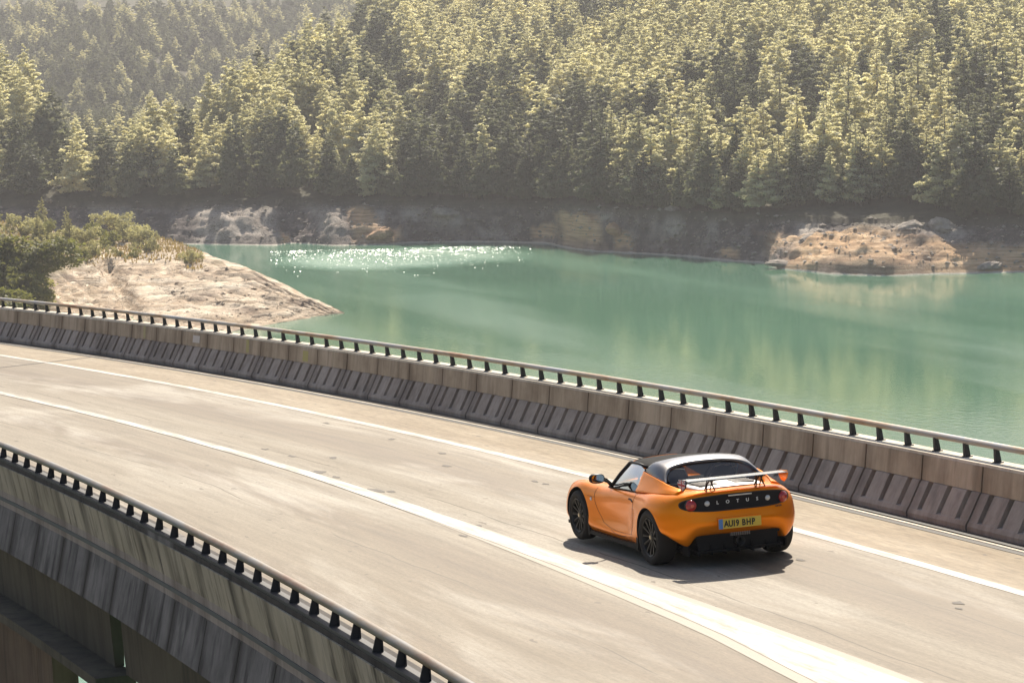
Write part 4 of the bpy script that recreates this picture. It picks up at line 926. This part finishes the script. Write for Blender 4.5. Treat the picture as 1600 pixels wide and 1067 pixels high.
def mat_head():
    m = newmat('headland_rock', rough=.92); t = NT(m); P = t.world()
    g = t.n('ShaderNodeNewGeometry'); sp = t.n('ShaderNodeSeparateXYZ'); t.l(g.outputs['Position'], sp.inputs[0]); z = sp.outputs[2]
    n = t.noise(P, .3, 6, .7); warp = t.math('MULTIPLY_ADD', t.noise(P, .06, 4, .6), 3.0, z)
    st = t.n('ShaderNodeTexNoise'); cmb = t.n('ShaderNodeCombineXYZ'); t.l(t.math('MULTIPLY', sp.outputs[0], .05), cmb.inputs[0]); t.l(t.math('MULTIPLY', sp.outputs[1], .05), cmb.inputs[1]); t.l(t.math('MULTIPLY', warp, 1.7), cmb.inputs[2]); t.l(cmb.outputs[0], st.inputs['Vector']); st.inputs['Detail'].default_value = 6; st.inputs['Roughness'].default_value = .7; st.inputs['Scale'].default_value = 1
    c = t.ramp(st.outputs[0], [(.32, (.19, .13, .08)), (.43, (.40, .30, .20)), (.55, (.57, .47, .35)), (.72, (.70, .61, .48))])
    c = t.mix(.7, c, t.ramp(n, [(.3, .55), (.5, 1), (.7, 1.15)]), 'MULTIPLY')
    c = t.mix(t.ramp(t.noise(P, .09, 5, .65), [(.55, 0), (.66, .75)]), c, (.15, .095, .06)); c = t.mix(.85, c, t.ramp(t.math('FRACT', t.math('MULTIPLY', warp, 1.1)), [(0, .5), (.1, 1), (.8, 1.12), (1, .75)]), 'MULTIPLY')
    vc = t.n('ShaderNodeTexVoronoi'); vc.feature = 'DISTANCE_TO_EDGE'; t.l(t.world((.16, .16, .75)), vc.inputs['Vector']); crk = t.ramp(t.math('ADD', vc.outputs['Distance'], t.math('MULTIPLY', t.math('SUBTRACT', n, .5), .35)), [(0, .38), (.05, 1)]); c = t.mix(.9, c, crk, 'MULTIPLY')
    gr = t.ramp(t.noise(P, .5, 5, .7), [(.3, (.07, .06, .025)), (.5, (.16, .125, .05)), (.7, (.23, .17, .08))])
    up = t.ramp(t.math('MULTIPLY_ADD', t.math('ADD', z, t.math('MULTIPLY', n, 1.2)), .9, 27.9*.9), [(0, 0), (1, 1)])
    c = t.mix(up, c, gr); t.color(c); t.bump(t.math('ADD', n, st.outputs[0]), .9, .5); return m
M_HEAD = mat_head()
hl = obj('headland', mesh('headland', np.stack([X2, Y2, Z2], -1).reshape(-1, 3), grid_faces(len(ca), len(tr)), M_HEAD, smooth=True))
tag(hl, 'layered pale rock headland with dry grass top running out to a point in the lake', kind='structure')

# ---- rock outcrops
def mat_rock(name, lo, hi):
    m = newmat(name, rough=.92); t = NT(m); P = t.coord('Object')
    c = t.ramp(t.noise(P, .9, 6, .7), [(.3, lo), (.7, hi)]); t.color(c); t.bump(t.noise(P, 1.4, 7, .75), .9, .4); return m
M_RK1 = mat_rock('grey_rock', (.20, .17, .145), (.46, .41, .35)); M_RK2 = mat_rock('orange_rock', (.30, .17, .09), (.60, .40, .24)); M_RK3 = mat_rock('cliff_rock', (.30, .27, .25), (.55, .51, .48))
def rock(px_, py_, w_, h_, dp, mat, label, zb=None, seed=0, dv=0, group=None):
    import bmesh
    a = (px_-800)/5000
    zz = zb if zb is not None else ZW
    P = unproj(px_, py_, zz) if zb is not None else None
    if P is None:
        vv_ = fS(a)+dv; x, y = av_xy(a, vv_); z0 = float(terrain(np.array(a), np.array(vv_)))
    else: x, y, z0 = P
    bm = bmesh.new(); bmesh.ops.create_icosphere(bm, subdivisions=4, radius=1)
    C_ = np.array([v.co[:] for v in bm.verts]); q = C_+seed*7.3
    r = 1+.30*fbm(q[:, 0]*1.3+q[:, 2], q[:, 1]*1.3, 3, seed)+.16*fbm(q[:, 0]*4+q[:, 1], q[:, 2]*4, 3, seed+1)-.10*np.abs(fbm(q[:, 2]*5, q[:, 0]*2, 2, seed+2))*2
    r = np.floor(r*14)/14*.5+r*.5
    C_ = C_*r[:, None]; C_[:, 1] += .35*C_[:, 2]*(1 if seed % 2 else -1); C_[:, :2] *= (1.1-.35*C_[:, 2:3]); C_ = C_*np.array([dp*1.2, w_, h_])
    for v, c in zip(bm.verts, C_): v.co = c
    me = bpy.data.meshes.new('rock_outcrop'); bm.to_mesh(me); bm.free(); me.materials.append(mat); me.polygons.foreach_set('use_smooth', [True]*len(me.polygons)); me.set_sharp_from_angle(angle=math.radians(32))
    o = obj('rock_outcrop', me, None, (x, y, z0)); o.rotation_euler = (0, 0, YAW); tag(o, label, 'rock', group or 'rock outcrops along the far bank'); return o
# (px, w half m, h half m, depth half m) placed against the bank
if 0: rock(345, 0, 7.2, 4.4, 5.0, M_RK1, 'broad grey domed rock slab on the far bank behind the headland shrubs', dv=7, seed=1)
if 0: rock(412, 0, 5.4, 3.6, 4.0, M_RK1, 'grey rock slab sloping to the water just right of the broad domed one', dv=6, seed=2)
if 0: rock(185, 0, 4.0, 1.9, 2.5, M_RK1, 'pale rock patch high on the bank above the headland pines', dv=6.5, seed=3)
if 0: rock(525, 0, 4.0, 4.6, 4.0, M_RK1, 'tall grey rock face left of the orange slope on the far bank', dv=6.5, seed=4)
if 0: rock(568, 0, 3.4, 3.4, 5.0, M_RK2, 'orange rock slope on the far bank left of the glittering water', dv=5.0, seed=5)
rock(600, 0, 2.2, 1.4, 2.0, M_RK2, 'small dark orange rock just right of the orange slope', dv=2.8, seed=6)
if 0: rock(905, 0, 3.3, 2.6, 3.5, M_RK2, 'orange and grey rock spur where the far shore bends', dv=3.6, seed=7)
if 0: rock(940, 0, 2.3, 2.8, 3.0, M_RK1, 'grey rock crowning the spur where the far shore bends', dv=6.0, seed=8)
rock(965, 0, 1.6, 1.4, 2.0, M_RK2, 'low reddish rock right of the spur at the waterline', dv=2.2, seed=17)
rock(1058, 0, 1.5, .9, 1.2, M_RK1, 'small pale rock high on the dark bank right of the spur', dv=7.0, seed=9)
rock(1275, 0, 2.1, 1.1, 1.5, M_RK1, 'pale angular rock at the top of the bank left of the sand spit', dv=16, seed=10)
rock(1225, 0, 2.6, .7, 1.4, M_RK1, 'low flat grey rock lying in the water left of the sand spit', dv=1.5, seed=11)
rock(1425, 0, 2.2, 1.2, 2.0, M_RK1, 'brown rock on top of the orange sand spit, left one', dv=18, seed=12)
rock(1478, 0, 2.4, 1.9, 2.2, M_RK1, 'rounded grey boulder on top of the orange sand spit, right one', dv=17, seed=13)
rock(1552, 0, 1.8, .8, 1.5, M_RK1, 'dark low rock at the waterline right of the sand spit', dv=1.8, seed=14)
rock(700, 0, 2.6, 1.2, 1.5, M_RK1, 'grey rock ledge on the bank above the glittering water', dv=3.8, seed=15)
rock(745, 0, 5.0, 4.6, 3.0, M_RK3, 'pale cliff showing between trees in the shaded gully', dv=66, seed=18, group='cliffs among the trees')
rock(925, 0, 4.0, 4.4, 3.0, M_RK3, 'pale lavender cliff between the trees above the shore spur', dv=48, seed=19, group='cliffs among the trees')
rock(838, 0, 3.0, 4.2, 3.0, M_RK3, 'narrow pale cliff left of the lavender one', dv=50, seed=20, group='cliffs among the trees')

# ---- broken stone strewn on the bank and on the headland
def scree(name, pts, mat, label, seed):
    r = np.random.default_rng(seed); V = []; Fc = []
    base = np.array([(1, 0, 0), (-1, 0, 0), (0, 1, 0), (0, -1, 0), (0, 0, 1), (0, 0, -1), (.7, .7, .3), (-.7, .6, -.2), (.6, -.7, .4), (-.6, -.7, .3)], float)
    tri = [(0, 6, 4), (6, 2, 4), (2, 7, 4), (7, 1, 4), (1, 9, 4), (9, 3, 4), (3, 8, 4), (8, 0, 4), (6, 0, 5), (2, 6, 5), (7, 2, 5), (1, 7, 5), (9, 1, 5), (3, 9, 5), (8, 3, 5), (0, 8, 5)]
    for x_, y_, z_, s_ in pts:
        q = r.uniform(0, 6.28); c, n_ = math.cos(q), math.sin(q); P = base*r.uniform(.65, 1.25, (10, 3))*s_*np.array([1, r.uniform(.6, 1.2), r.uniform(.35, .8)]); b = len(V)
        V += [(x_+p[0]*c-p[1]*n_, y_+p[0]*n_+p[1]*c, z_+p[2]) for p in P]; Fc += [(b+i, b+j, b+k) for i, j, k in tri]
    return tag(obj(name, mesh(name, V, Fc, mat)), label, kind='stuff')
r = np.random.default_rng(31); P = []
for i in range(2600):
    a_ = r.uniform(-.165, .17); t_ = r.uniform(.02, 1.02); vv_ = fS(a_)+(fH(a_)-fS(a_))*t_; x_, y_ = av_xy(a_, vv_); P.append((x_, y_, float(terrain(np.array(a_), np.array(vv_))), .12+.55*r.random()**4))
scree('scree', P, M_RK1, 'broken stones strewn over the far bank', 5)
P = []
for i in range(900):
    a_ = (r.uniform(20, 520)-800)/5000; n0 = np.interp(a_, NEAR[:, 0], NEAR[:, 1]); b0 = np.interp(a_, BACK[:, 0], BACK[:, 1]); vv_ = n0+(b0-n0)*r.uniform(.02, .55); x_, y_ = av_xy(a_, vv_); P.append((x_, y_, float(headland(np.array(a_), np.array(vv_))), .08+.5*r.random()**5))
scree('rubble', P, M_HEAD, 'loose stones on the pale headland slope', 6)

# ---- trees
def mat_leaf(name, lo, hi, trans=.45):
    m = bpy.data.materials.new(name); m.use_nodes = True; t = m.node_tree; b = t.nodes['Principled BSDF']; o = t.nodes['Material Output']
    n = NT(m); ob = n.n('ShaderNodeObjectInfo'); nz = n.noise(n.coord('Object'), .8, 3, .6)
    f = n.math('MULTIPLY_ADD', ob.outputs['Random'], .6, n.math('MULTIPLY', nz, .5)); c = n.ramp(f, [(.1, lo), (.9, hi)])
    n.color(c); b.inputs['Roughness'].default_value = .6; b.inputs['Specular IOR Level'].default_value = .25
    tr = n.n('ShaderNodeBsdfTranslucent'); c2 = n.mix(1.0, c, (1.4, 1.38, 1.05), 'MULTIPLY'); n.l(c2, tr.inputs[0]); mx = n.n('ShaderNodeMixShader'); mx.inputs[0].default_value = trans
    n.l(b.outputs[0], mx.inputs[1]); n.l(tr.outputs[0], mx.inputs[2]); n.l(mx.outputs[0], o.inputs[0]); return m
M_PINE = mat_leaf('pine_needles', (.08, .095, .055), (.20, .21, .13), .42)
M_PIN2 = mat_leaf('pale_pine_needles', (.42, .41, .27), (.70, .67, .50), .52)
M_OLIV = mat_leaf('shrub_leaves', (.24, .23, .11), (.42, .40, .22), .45)
M_DKGR = mat_leaf('dark_leaves', (.10, .11, .03), (.24, .24, .08), .45)
M_BARK = newmat('bark', (.10, .075, .055), .9)
def crown(kind, H, seed, ntuft, leaf, nleaf=11):
    r = np.random.default_rng(seed); T = []; br = []
    for k in range(ntuft):
        if kind in ('pine', 'slim'):   # explicit branches with flat needle pads, a pointed leader on top
            nbr = 44 if kind == 'pine' else 40; b_ = int(nbr*(1-math.sqrt(r.random()*.985+.0))); b_ = min(b_, nbr-1); rb = np.random.default_rng(seed*991+b_)
            lev = ((b_+.5)/nbr); base = .14 if kind == 'pine' else .10; z0 = H*(base+(1-base)*lev*.97)
            Rm = H*(.31 if kind == 'pine' else .21)*((1-lev)**.9)*(.45+.75*rb.random())*min(1, .55+lev*3)+.03; q = b_*2.399+rb.normal()*.35
            fr = .22+.78*r.random()**.7; rr = Rm*fr; ww = r.normal()*.13*Rm*(1.2-fr)
            T.append((rr*math.cos(q)-ww*math.sin(q), rr*math.sin(q)+ww*math.cos(q), z0+rr*(.10+.35*lev)-.12*(1-lev)*rr*rr/max(Rm, .1)+r.normal()*.04))
        elif kind == 'umbrella':  # rounded layered pine crown
            nb = 9; b_ = r.integers(nb); rb = np.random.default_rng(seed*31+int(b_)); c = np.array([rb.normal()*H*.11, rb.normal()*H*.11, H*(.42+.5*rb.random())]); w_ = H*.13*(1.25-.5*c[2]/H)+.2
            d = r.normal(size=3); d /= np.linalg.norm(d); d[2] = abs(d[2])*.75 if r.random() < .8 else d[2]*.4; T.append(tuple(c+d*w_*(.6+.4*r.random())))
        else:                    # bush: blobby dome down to the ground
            nb = 8; b_ = r.integers(nb); rb = np.random.default_rng(seed*57+int(b_)); c = np.array([rb.normal()*H*.26, rb.normal()*H*.26, H*(.22+.5*rb.random())]); w_ = H*.24
            d = r.normal(size=3); d /= np.linalg.norm(d); T.append(tuple(c+d*w_*(.6+.4*r.random())))
    T = np.array(T); T[:, 2] = np.maximum(T[:, 2], .15)
    n = ntuft*nleaf; C_ = np.repeat(T, nleaf, 0)+r.normal(size=(n, 3))*leaf*(np.array([1.1, 1.1, .55])*np.repeat(np.clip(1.15-T[:, 2]/H, .18, 1), nleaf)[:, None] if kind in ('pine', 'slim') else np.array([1.15, 1.15, .62]))
    out = C_-np.array([0, 0, H*.45]); out /= np.linalg.norm(out, axis=1)[:, None]+1e-6
    N = out*.6+r.normal(size=(n, 3))*.6+np.array([0, 0, .35]); N /= np.linalg.norm(N, axis=1)[:, None]
    u = np.cross(N, r.normal(size=(n, 3))); u /= np.linalg.norm(u, axis=1)[:, None]; w_ = np.cross(N, u)
    s = leaf*(.6+.8*r.random(n))[:, None]*(np.clip(1.35-C_[:, 2:3]/H, .4, 1) if kind in ('pine', 'slim') else 1)
    V = np.stack([C_-u*s*.75-w_*s*.35, C_+u*s*.75-w_*s*.35, C_+w_*s*.8], 1).reshape(-1, 3)
    return V, np.arange(3*n).reshape(-1, 3), T
def tree_meshes(kind, H, seed, mat, ntuft=300, leaf=.26, nleaf=11):
    V, Fc, T = crown(kind, H, seed, ntuft, leaf, nleaf)
    cm = mesh('crown', V, Fc, mat); mb = MB()
    if kind != 'bush':
        mb.tube([(0, 0, -1.2), (0.05, 0, H*.3), (-.05, .04, H*.65), (0, 0, H*.96)], [H*.017, H*.014, H*.009, .02], 7)
        for q in T[::max(1, len(T)//16)]: mb.tube([(0, 0, max(.2, q[2]-.25)), tuple(q*np.array([.95, .95, 1]))], [.05, .015], 4, cap=False)
    else:
        for q in T[::max(1, len(T)//10)]: mb.tube([(0, 0, -.4), tuple(q*np.array([.4, .4, .5])), tuple(q)], [.08, .05, .015], 5, cap=False)
    return cm, mb.me('trunk', M_BARK)
VAR = []   # (kind word, meshes, height)
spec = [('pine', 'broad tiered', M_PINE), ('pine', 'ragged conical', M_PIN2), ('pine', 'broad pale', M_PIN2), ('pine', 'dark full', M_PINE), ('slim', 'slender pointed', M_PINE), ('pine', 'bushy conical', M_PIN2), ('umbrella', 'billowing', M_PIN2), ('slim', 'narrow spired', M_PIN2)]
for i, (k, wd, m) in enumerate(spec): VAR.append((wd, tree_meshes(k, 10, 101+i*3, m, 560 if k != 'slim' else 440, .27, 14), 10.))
def tree(name, x, y, z, var, scale, rot, label, cat, group, sx=1.):
    wd, (cm, tm), H = var
    r = empty(name, (x, y, z)); r.rotation_euler = (0, 0, rot); r.scale = (scale*sx, scale*sx, scale); tag(r, label, cat, group)
    obj('crown', cm, r); obj('trunk', tm, r); return r
# candidates on the near hill
def scatter(a0, a1, v0, v1, sp, seed):
    r = np.random.default_rng(seed); out = []
    us = np.arange(a0*v1, a1*v1, sp); vv_ = np.arange(v0, v1, sp)
    U, W_ = np.meshgrid(us, vv_); U = U.ravel()+r.uniform(-.45, .45, U.size)*sp; W_ = W_.ravel()+r.uniform(-.45, .45, W_.size)*sp
    a = U/W_; k = (a > a0) & (a < a1); return a[k], W_[k], r
a, v, r = scatter(-.2, .2, 530, 1160, 6.0, 5)
d = v-fH(a); D = crest(a); keep = (d > .8+11*np.exp(-((800+5000*a-1350)/125)**4)) & (d < D+9); a, v, d = a[keep], v[keep], d[keep]
x, y = av_xy(a, v); z = terrain(a, v)
# leave openings at cliffs
px_ = 800+5000*a
def yimg(v, z): return 57-(z-CAM[2])/v*5000
keep = ~(((np.abs(px_-745) < 26) & (d > 50) & (d < 66)) | ((np.abs(px_-925) < 22) & (d > 34) & (d < 48)) | ((np.abs(px_-838) < 16) & (d > 38) & (d < 50)))
keep &= (57-(z+11-CAM[2])/v*5000 > -40) | (np.random.default_rng(3).random(len(a)) < .35)
a, v, d, x, y, z, px_ = [q[keep] for q in (a, v, d, x, y, z, px_)]
a_e, v_e, r_e = scatter(-.19, .19, 530, 660, 3.1, 15); d_e = v_e-fH(a_e); k_e = (d_e > .6+11*np.exp(-((800+5000*a_e-1350)/125)**4)) & (d_e < 8+9*np.exp(-((800+5000*a_e-1350)/125)**4)); a_e, v_e, d_e = a_e[k_e], v_e[k_e], d_e[k_e]; x_e, y_e = av_xy(a_e, v_e); z_e = terrain(a_e, v_e); nbase = len(a)
a, v, d, x, y, z, px_ = [np.concatenate(q) for q in ((a, a_e), (v, v_e), (d, d_e), (x, x_e), (y, y_e), (z, z_e), (px_, 800+5000*a_e))]
sc = 1.38*r.uniform(.6, 1.35, len(a))*np.interp(d, [0, 8, 40], [.78, 1.0, 1.08]); kd = np.where((r.random(len(a)) < np.clip(d/160, 0, .6)), np.array([1, 2, 5, 7])[r.integers(0, 4, len(a))], r.integers(0, len(VAR), len(a))); ro = r.uniform(0, 6.28, len(a)); sxx = r.uniform(.95, 1.35, len(a)); sc[nbase:] *= .78
sel = r.random(len(a)); dark_p = np.clip(.78*np.exp(-((px_-(740-(d-20)*1.0))/70)**2)+.85*np.exp(-(d/13)**2)+.55*np.exp(-((px_-1560+d*.5)/60)**2)+.62*(fbm(x*.018, y*.018, 3, 88) > .08), 0, .92); kd = np.where(sel < dark_p, np.array([0, 3, 4, 0])[r.integers(0, 4, len(a))], np.where(sel > 2, 6, np.array([1, 2, 5, 7])[r.integers(0, 4, len(a))]))  # darker pines picked for the gully and bank edge to paint shade there
inview = (px_ > -30) & (px_ < 1630) & (57-(z+10*sc-CAM[2])/v*5000 < 345) & (57-(z+8*sc-CAM[2])/v*5000 > 0)
order = np.argsort(np.where(inview, v, 9e9)); near_i = order[:min(300, int(inview.sum()))]; rest = np.setdiff1d(np.arange(len(a)), near_i)
ZONES = [(150, 'above the headland shrubs'), (290, 'over the pale patch of bank'), (450, 'above the broad grey rock slabs'), (620, 'above the orange rock slope'), (770, 'above the glittering water'), (880, 'left of the shore spur'), (990, 'on the shore spur'), (1150, 'above the dark bank right of the spur'), (1280, 'left of the sand spit'), (1420, 'above the orange sand spit'), (1540, 'above the grey boulder on the spit'), (9999, 'at the right edge')]
ORD = ['first', 'second', 'third', 'fourth', 'fifth', 'sixth', 'seventh', 'eighth', 'ninth', 'tenth', 'eleventh', 'twelfth', 'thirteenth', 'fourteenth', 'fifteenth', 'sixteenth', 'seventeenth', 'eighteenth']
cnt = {}
for i in sorted(near_i, key=lambda i: px_[i]):
    zone = next(n for lim, n in ZONES if px_[i] < lim); row = 'at the bank edge' if d[i] < 7 else ('in the second rank' if d[i] < 16 else 'higher up the slope')
    wd = VAR[kd[i]][0]; key = (zone, row, wd); cnt[key] = cnt.get(key, 0)+1; k = cnt[key]
    lab = f"{ORD[min(k, 18)-1]} {wd} pine {row} {zone}, counting from the left"
    if len(lab.split()) > 16: lab = f"{ORD[min(k, 18)-1]} {wd} pine {row} {zone}"
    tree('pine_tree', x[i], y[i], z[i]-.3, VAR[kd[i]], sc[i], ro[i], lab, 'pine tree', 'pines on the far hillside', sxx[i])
# the rest of the wood, and the far valley side, as one instanced mass each
srcs = [bpy.data.objects.new('src', VAR[k][1][0]) for k in range(len(VAR))]
def forest(name, X, Y, Z, S, Rz, Kd, Sx, label):
    me = bpy.data.meshes.new(name); n = len(X); me.vertices.add(n); me.vertices.foreach_set('co', np.stack([X, Y, Z], -1).astype(np.float32).ravel())
    at = me.attributes.new('rotz', 'FLOAT_VECTOR', 'POINT'); at.data.foreach_set('vector', np.stack([0*Rz, 0*Rz, Rz], -1).astype(np.float32).ravel())
    at = me.attributes.new('scl', 'FLOAT_VECTOR', 'POINT'); at.data.foreach_set('vector', np.stack([S*Sx, S*Sx, S], -1).astype(np.float32).ravel())
    at = me.attributes.new('kd', 'INT', 'POINT'); at.data.foreach_set('value', Kd.astype(np.int32))
    o = obj(name, me); tag(o, label, kind='stuff')
    g = bpy.data.node_groups.new(name, 'GeometryNodeTree'); g.interface.new_socket('Geometry', in_out='INPUT', socket_type='NodeSocketGeometry'); g.interface.new_socket('Geometry', in_out='OUTPUT', socket_type='NodeSocketGeometry')
    gi = g.nodes.new('NodeGroupInput'); go = g.nodes.new('NodeGroupOutput'); jn = g.nodes.new('GeometryNodeJoinGeometry')
    def attr(nm, ty): q = g.nodes.new('GeometryNodeInputNamedAttribute'); q.data_type = ty; q.inputs[0].default_value = nm; return q.outputs[0]
    rt, sl, ki = attr('rotz', 'FLOAT_VECTOR'), attr('scl', 'FLOAT_VECTOR'), attr('kd', 'INT')
    for k, so in enumerate(SRC):
        if so is None: continue
        oi = g.nodes.new('GeometryNodeObjectInfo'); oi.inputs['Object'].default_value = so; oi.inputs['As Instance'].default_value = True; oi.transform_space = 'ORIGINAL'
        cp = g.nodes.new('FunctionNodeCompare'); cp.data_type = 'INT'; cp.operation = 'EQUAL'; g.links.new(ki, cp.inputs[2]); cp.inputs[3].default_value = k
        ip = g.nodes.new('GeometryNodeInstanceOnPoints'); g.links.new(gi.outputs[0], ip.inputs['Points']); g.links.new(cp.outputs[0], ip.inputs['Selection']); g.links.new(oi.outputs['Geometry'], ip.inputs['Instance'])
        g.links.new(rt, ip.inputs['Rotation']); g.links.new(sl, ip.inputs['Scale']); g.links.new(ip.outputs[0], jn.inputs[0])
    g.links.new(jn.outputs[0], go.inputs[0]); md = o.modifiers.new('trees', 'NODES'); md.node_group = g; return o
for o_ in srcs: bpy.data.objects.remove(o_)
SRC = []
for k in range(len(VAR)):   # crowns of trees already standing serve as the pattern for the mass
    SRC.append(next((o_ for o_ in bpy.data.objects if o_.data == VAR[k][1][0]), None))
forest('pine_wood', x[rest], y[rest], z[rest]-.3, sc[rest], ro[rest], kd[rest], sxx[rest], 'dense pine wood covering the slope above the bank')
a, v, r = scatter(-.185, .02, 640, 2500, 8.2, 9)
D = crest(a)
x, y = av_xy(a, v); z = terrain(a, v); yb = 57-(z+12-CAM[2])/v*5000; k = (yb > -30) & (v > fH(a)+D+14)
k &= r.random(len(a)) < (.85+.5*(fbm(x*.012, y*.012, 3, 70)+.4))
x, y, z, v = x[k], y[k], z[k], v[k]; n = len(x)
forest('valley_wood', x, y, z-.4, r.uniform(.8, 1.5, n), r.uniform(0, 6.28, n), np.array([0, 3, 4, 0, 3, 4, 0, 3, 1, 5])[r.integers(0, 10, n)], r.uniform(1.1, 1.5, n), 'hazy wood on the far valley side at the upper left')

# ---- headland vegetation
BU = [('pale rounded', tree_meshes('bush', 4, 301, M_OLIV, 230, .17, 12), 4.), ('pale spreading', tree_meshes('bush', 4, 305, M_OLIV, 260, .17, 12), 4.), ('dark compact', tree_meshes('bush', 4, 309, M_DKGR, 240, .17, 12), 4.),
      ('young conical', tree_meshes('pine', 6, 313, M_OLIV, 260, .19, 12), 6.), ('young slim', tree_meshes('slim', 6, 317, M_OLIV, 220, .18, 12), 6.)]
BIG = ('dense dark', tree_meshes('pine', 12, 331, M_DKGR, 1000, .30, 15), 12.); BIG2 = ('leaning dark', tree_meshes('bush', 10, 337, M_DKGR, 900, .26, 14), 12.)
def on_head(px_, f):   # f: 0 ridge front .. 1 back, returns world point
    a = (px_-800)/5000; n0 = np.interp(a, NEAR[:, 0], NEAR[:, 1]); b0 = np.interp(a, BACK[:, 0], BACK[:, 1]); v = n0+(b0-n0)*f; x, y = av_xy(a, v); return x, y, float(headland(np.array(a), np.array(v)))
tl = [(-14, .20, BIG, 1.2, 'tallest dark pine at the left edge above the railing'), (24, .18, BIG2, 1.0, 'dark leaning pine beside the tallest one at the left edge'), (50, .17, BU[2], 1.3, 'dark low shrub at the foot of the big left pines'), (5, .10, BU[2], 1.4, 'dark shrub under the leftmost pine, just above the rail')]
sh = [(62, .52, 3, .8, 'young conical tree next to the big dark pines'), (85, .50, 0, .8, 'pale shrub right of the big dark pines'), (108, .62, 4, .9, 'slim young tree on the headland crest, left one'), (112, .45, 3, 1.0, 'pointed pale young pine standing over the shrubs'), (132, .55, 1, 1.0, 'spreading pale shrub left of the middle of the headland top'), (78, .60, 2, .9, 'dark shrub behind the pale ones on the left of the headland'), (150, .48, 0, .8, 'pale shrub at the edge of the grass above the fissure'),
      (150, .66, 2, .7, 'small dark shrub behind the fissure'), (168, .60, 2, .95, 'dark round shrub at the head of the bare soil slope'), (185, .72, 1, 1.15, 'large pale feathery shrub on the headland top'), (205, .66, 0, 1.15, 'tall pale shrub, highest on the right part of the headland'), (222, .60, 1, .95, 'pale shrub stepping down toward the point'), (235, .56, 0, .7, 'lower pale shrub right of the tall ones'), (210, .50, 2, .45, 'small dark tuft under the tall pale shrub'),
      (95, .40, 1, .6, 'low pale shrub at the lip of the left rock face'), (130, .42, 2, .5, 'dark tuft at the lip of the rock face above the fissure'), (187, .50, 2, .35, 'tiny dark tuft on the dry grass'), (302, .58, 0, .62, 'lone small shrub out on the end of the grassy top'), (295, .57, 2, .3, 'dark tuft at the foot of the lone shrub'), (40, .58, 0, 1.1, 'pale shrub behind the big left pines'), (70, .72, 3, 1.0, 'conical tree farthest back on the left of the headland'), (240, .72, 0, .5, 'small pale shrub on the back edge of the headland')]
for px2, f, var, s_, lb in tl: xx, yy, zz = on_head(px2, f); tree('pine_tree' if var in (BIG, BIG2) else 'shrub', xx, yy, zz-.3, var, s_, px2*.7, lb, 'tree' if var in (BIG, BIG2) else 'shrub', 'trees and shrubs on the headland', 1.35)
for px2, f, k, s_, lb in sh: xx, yy, zz = on_head(px2, f); tree('shrub' if k < 3 else 'young_pine', xx, yy, zz-.15, BU[k], s_*1.2, px2*1.3, lb, 'shrub' if k < 3 else 'young pine', 'trees and shrubs on the headland', .95)
# dry grass tufts on the headland top
r = np.random.default_rng(12); V = []; Fc = []
for i in range(5200):
    px2 = r.uniform(-20, 318); f = r.uniform(.40, .86); a0_ = (px2-800)/5000
    xx, yy, zz = on_head(px2, f)
    if zz < -28.9: continue
    q = r.uniform(0, 6.28); h_ = r.uniform(.25, .75); w_ = .16; b = len(V); ox, oy = math.cos(q)*w_, math.sin(q)*w_
    V += [(xx-ox, yy-oy, zz-.05), (xx+ox, yy+oy, zz-.05), (xx+oy*r.uniform(-1, 1)*2, yy, zz+h_)]; Fc.append((b, b+1, b+2))
gm = mat_leaf('dry_grass', (.20, .15, .06), (.34, .25, .11), .3)
tag(obj('grass', mesh('grass', V, Fc, gm)), 'dry yellow grass on the headland top', kind='stuff')

# ---- haze
hz = MB(); hz.box(-120, 2700, -1500, 900, -46, 330)
M_HZ = bpy.data.materials.new('haze'); M_HZ.use_nodes = True; t = M_HZ.node_tree; t.nodes.remove(t.nodes['Principled BSDF']); pv = t.nodes.new('ShaderNodeVolumePrincipled')
pv.inputs['Color'].default_value = (.97, .97, 1, 1); pv.inputs['Density'].default_value = .00015; pv.inputs['Anisotropy'].default_value = .55; t.links.new(pv.outputs[0], t.nodes['Material Output'].inputs['Volume'])
ho = hz.build('haze', M_HZ); tag(ho, 'thin sunlit haze over the lake', kind='stuff')
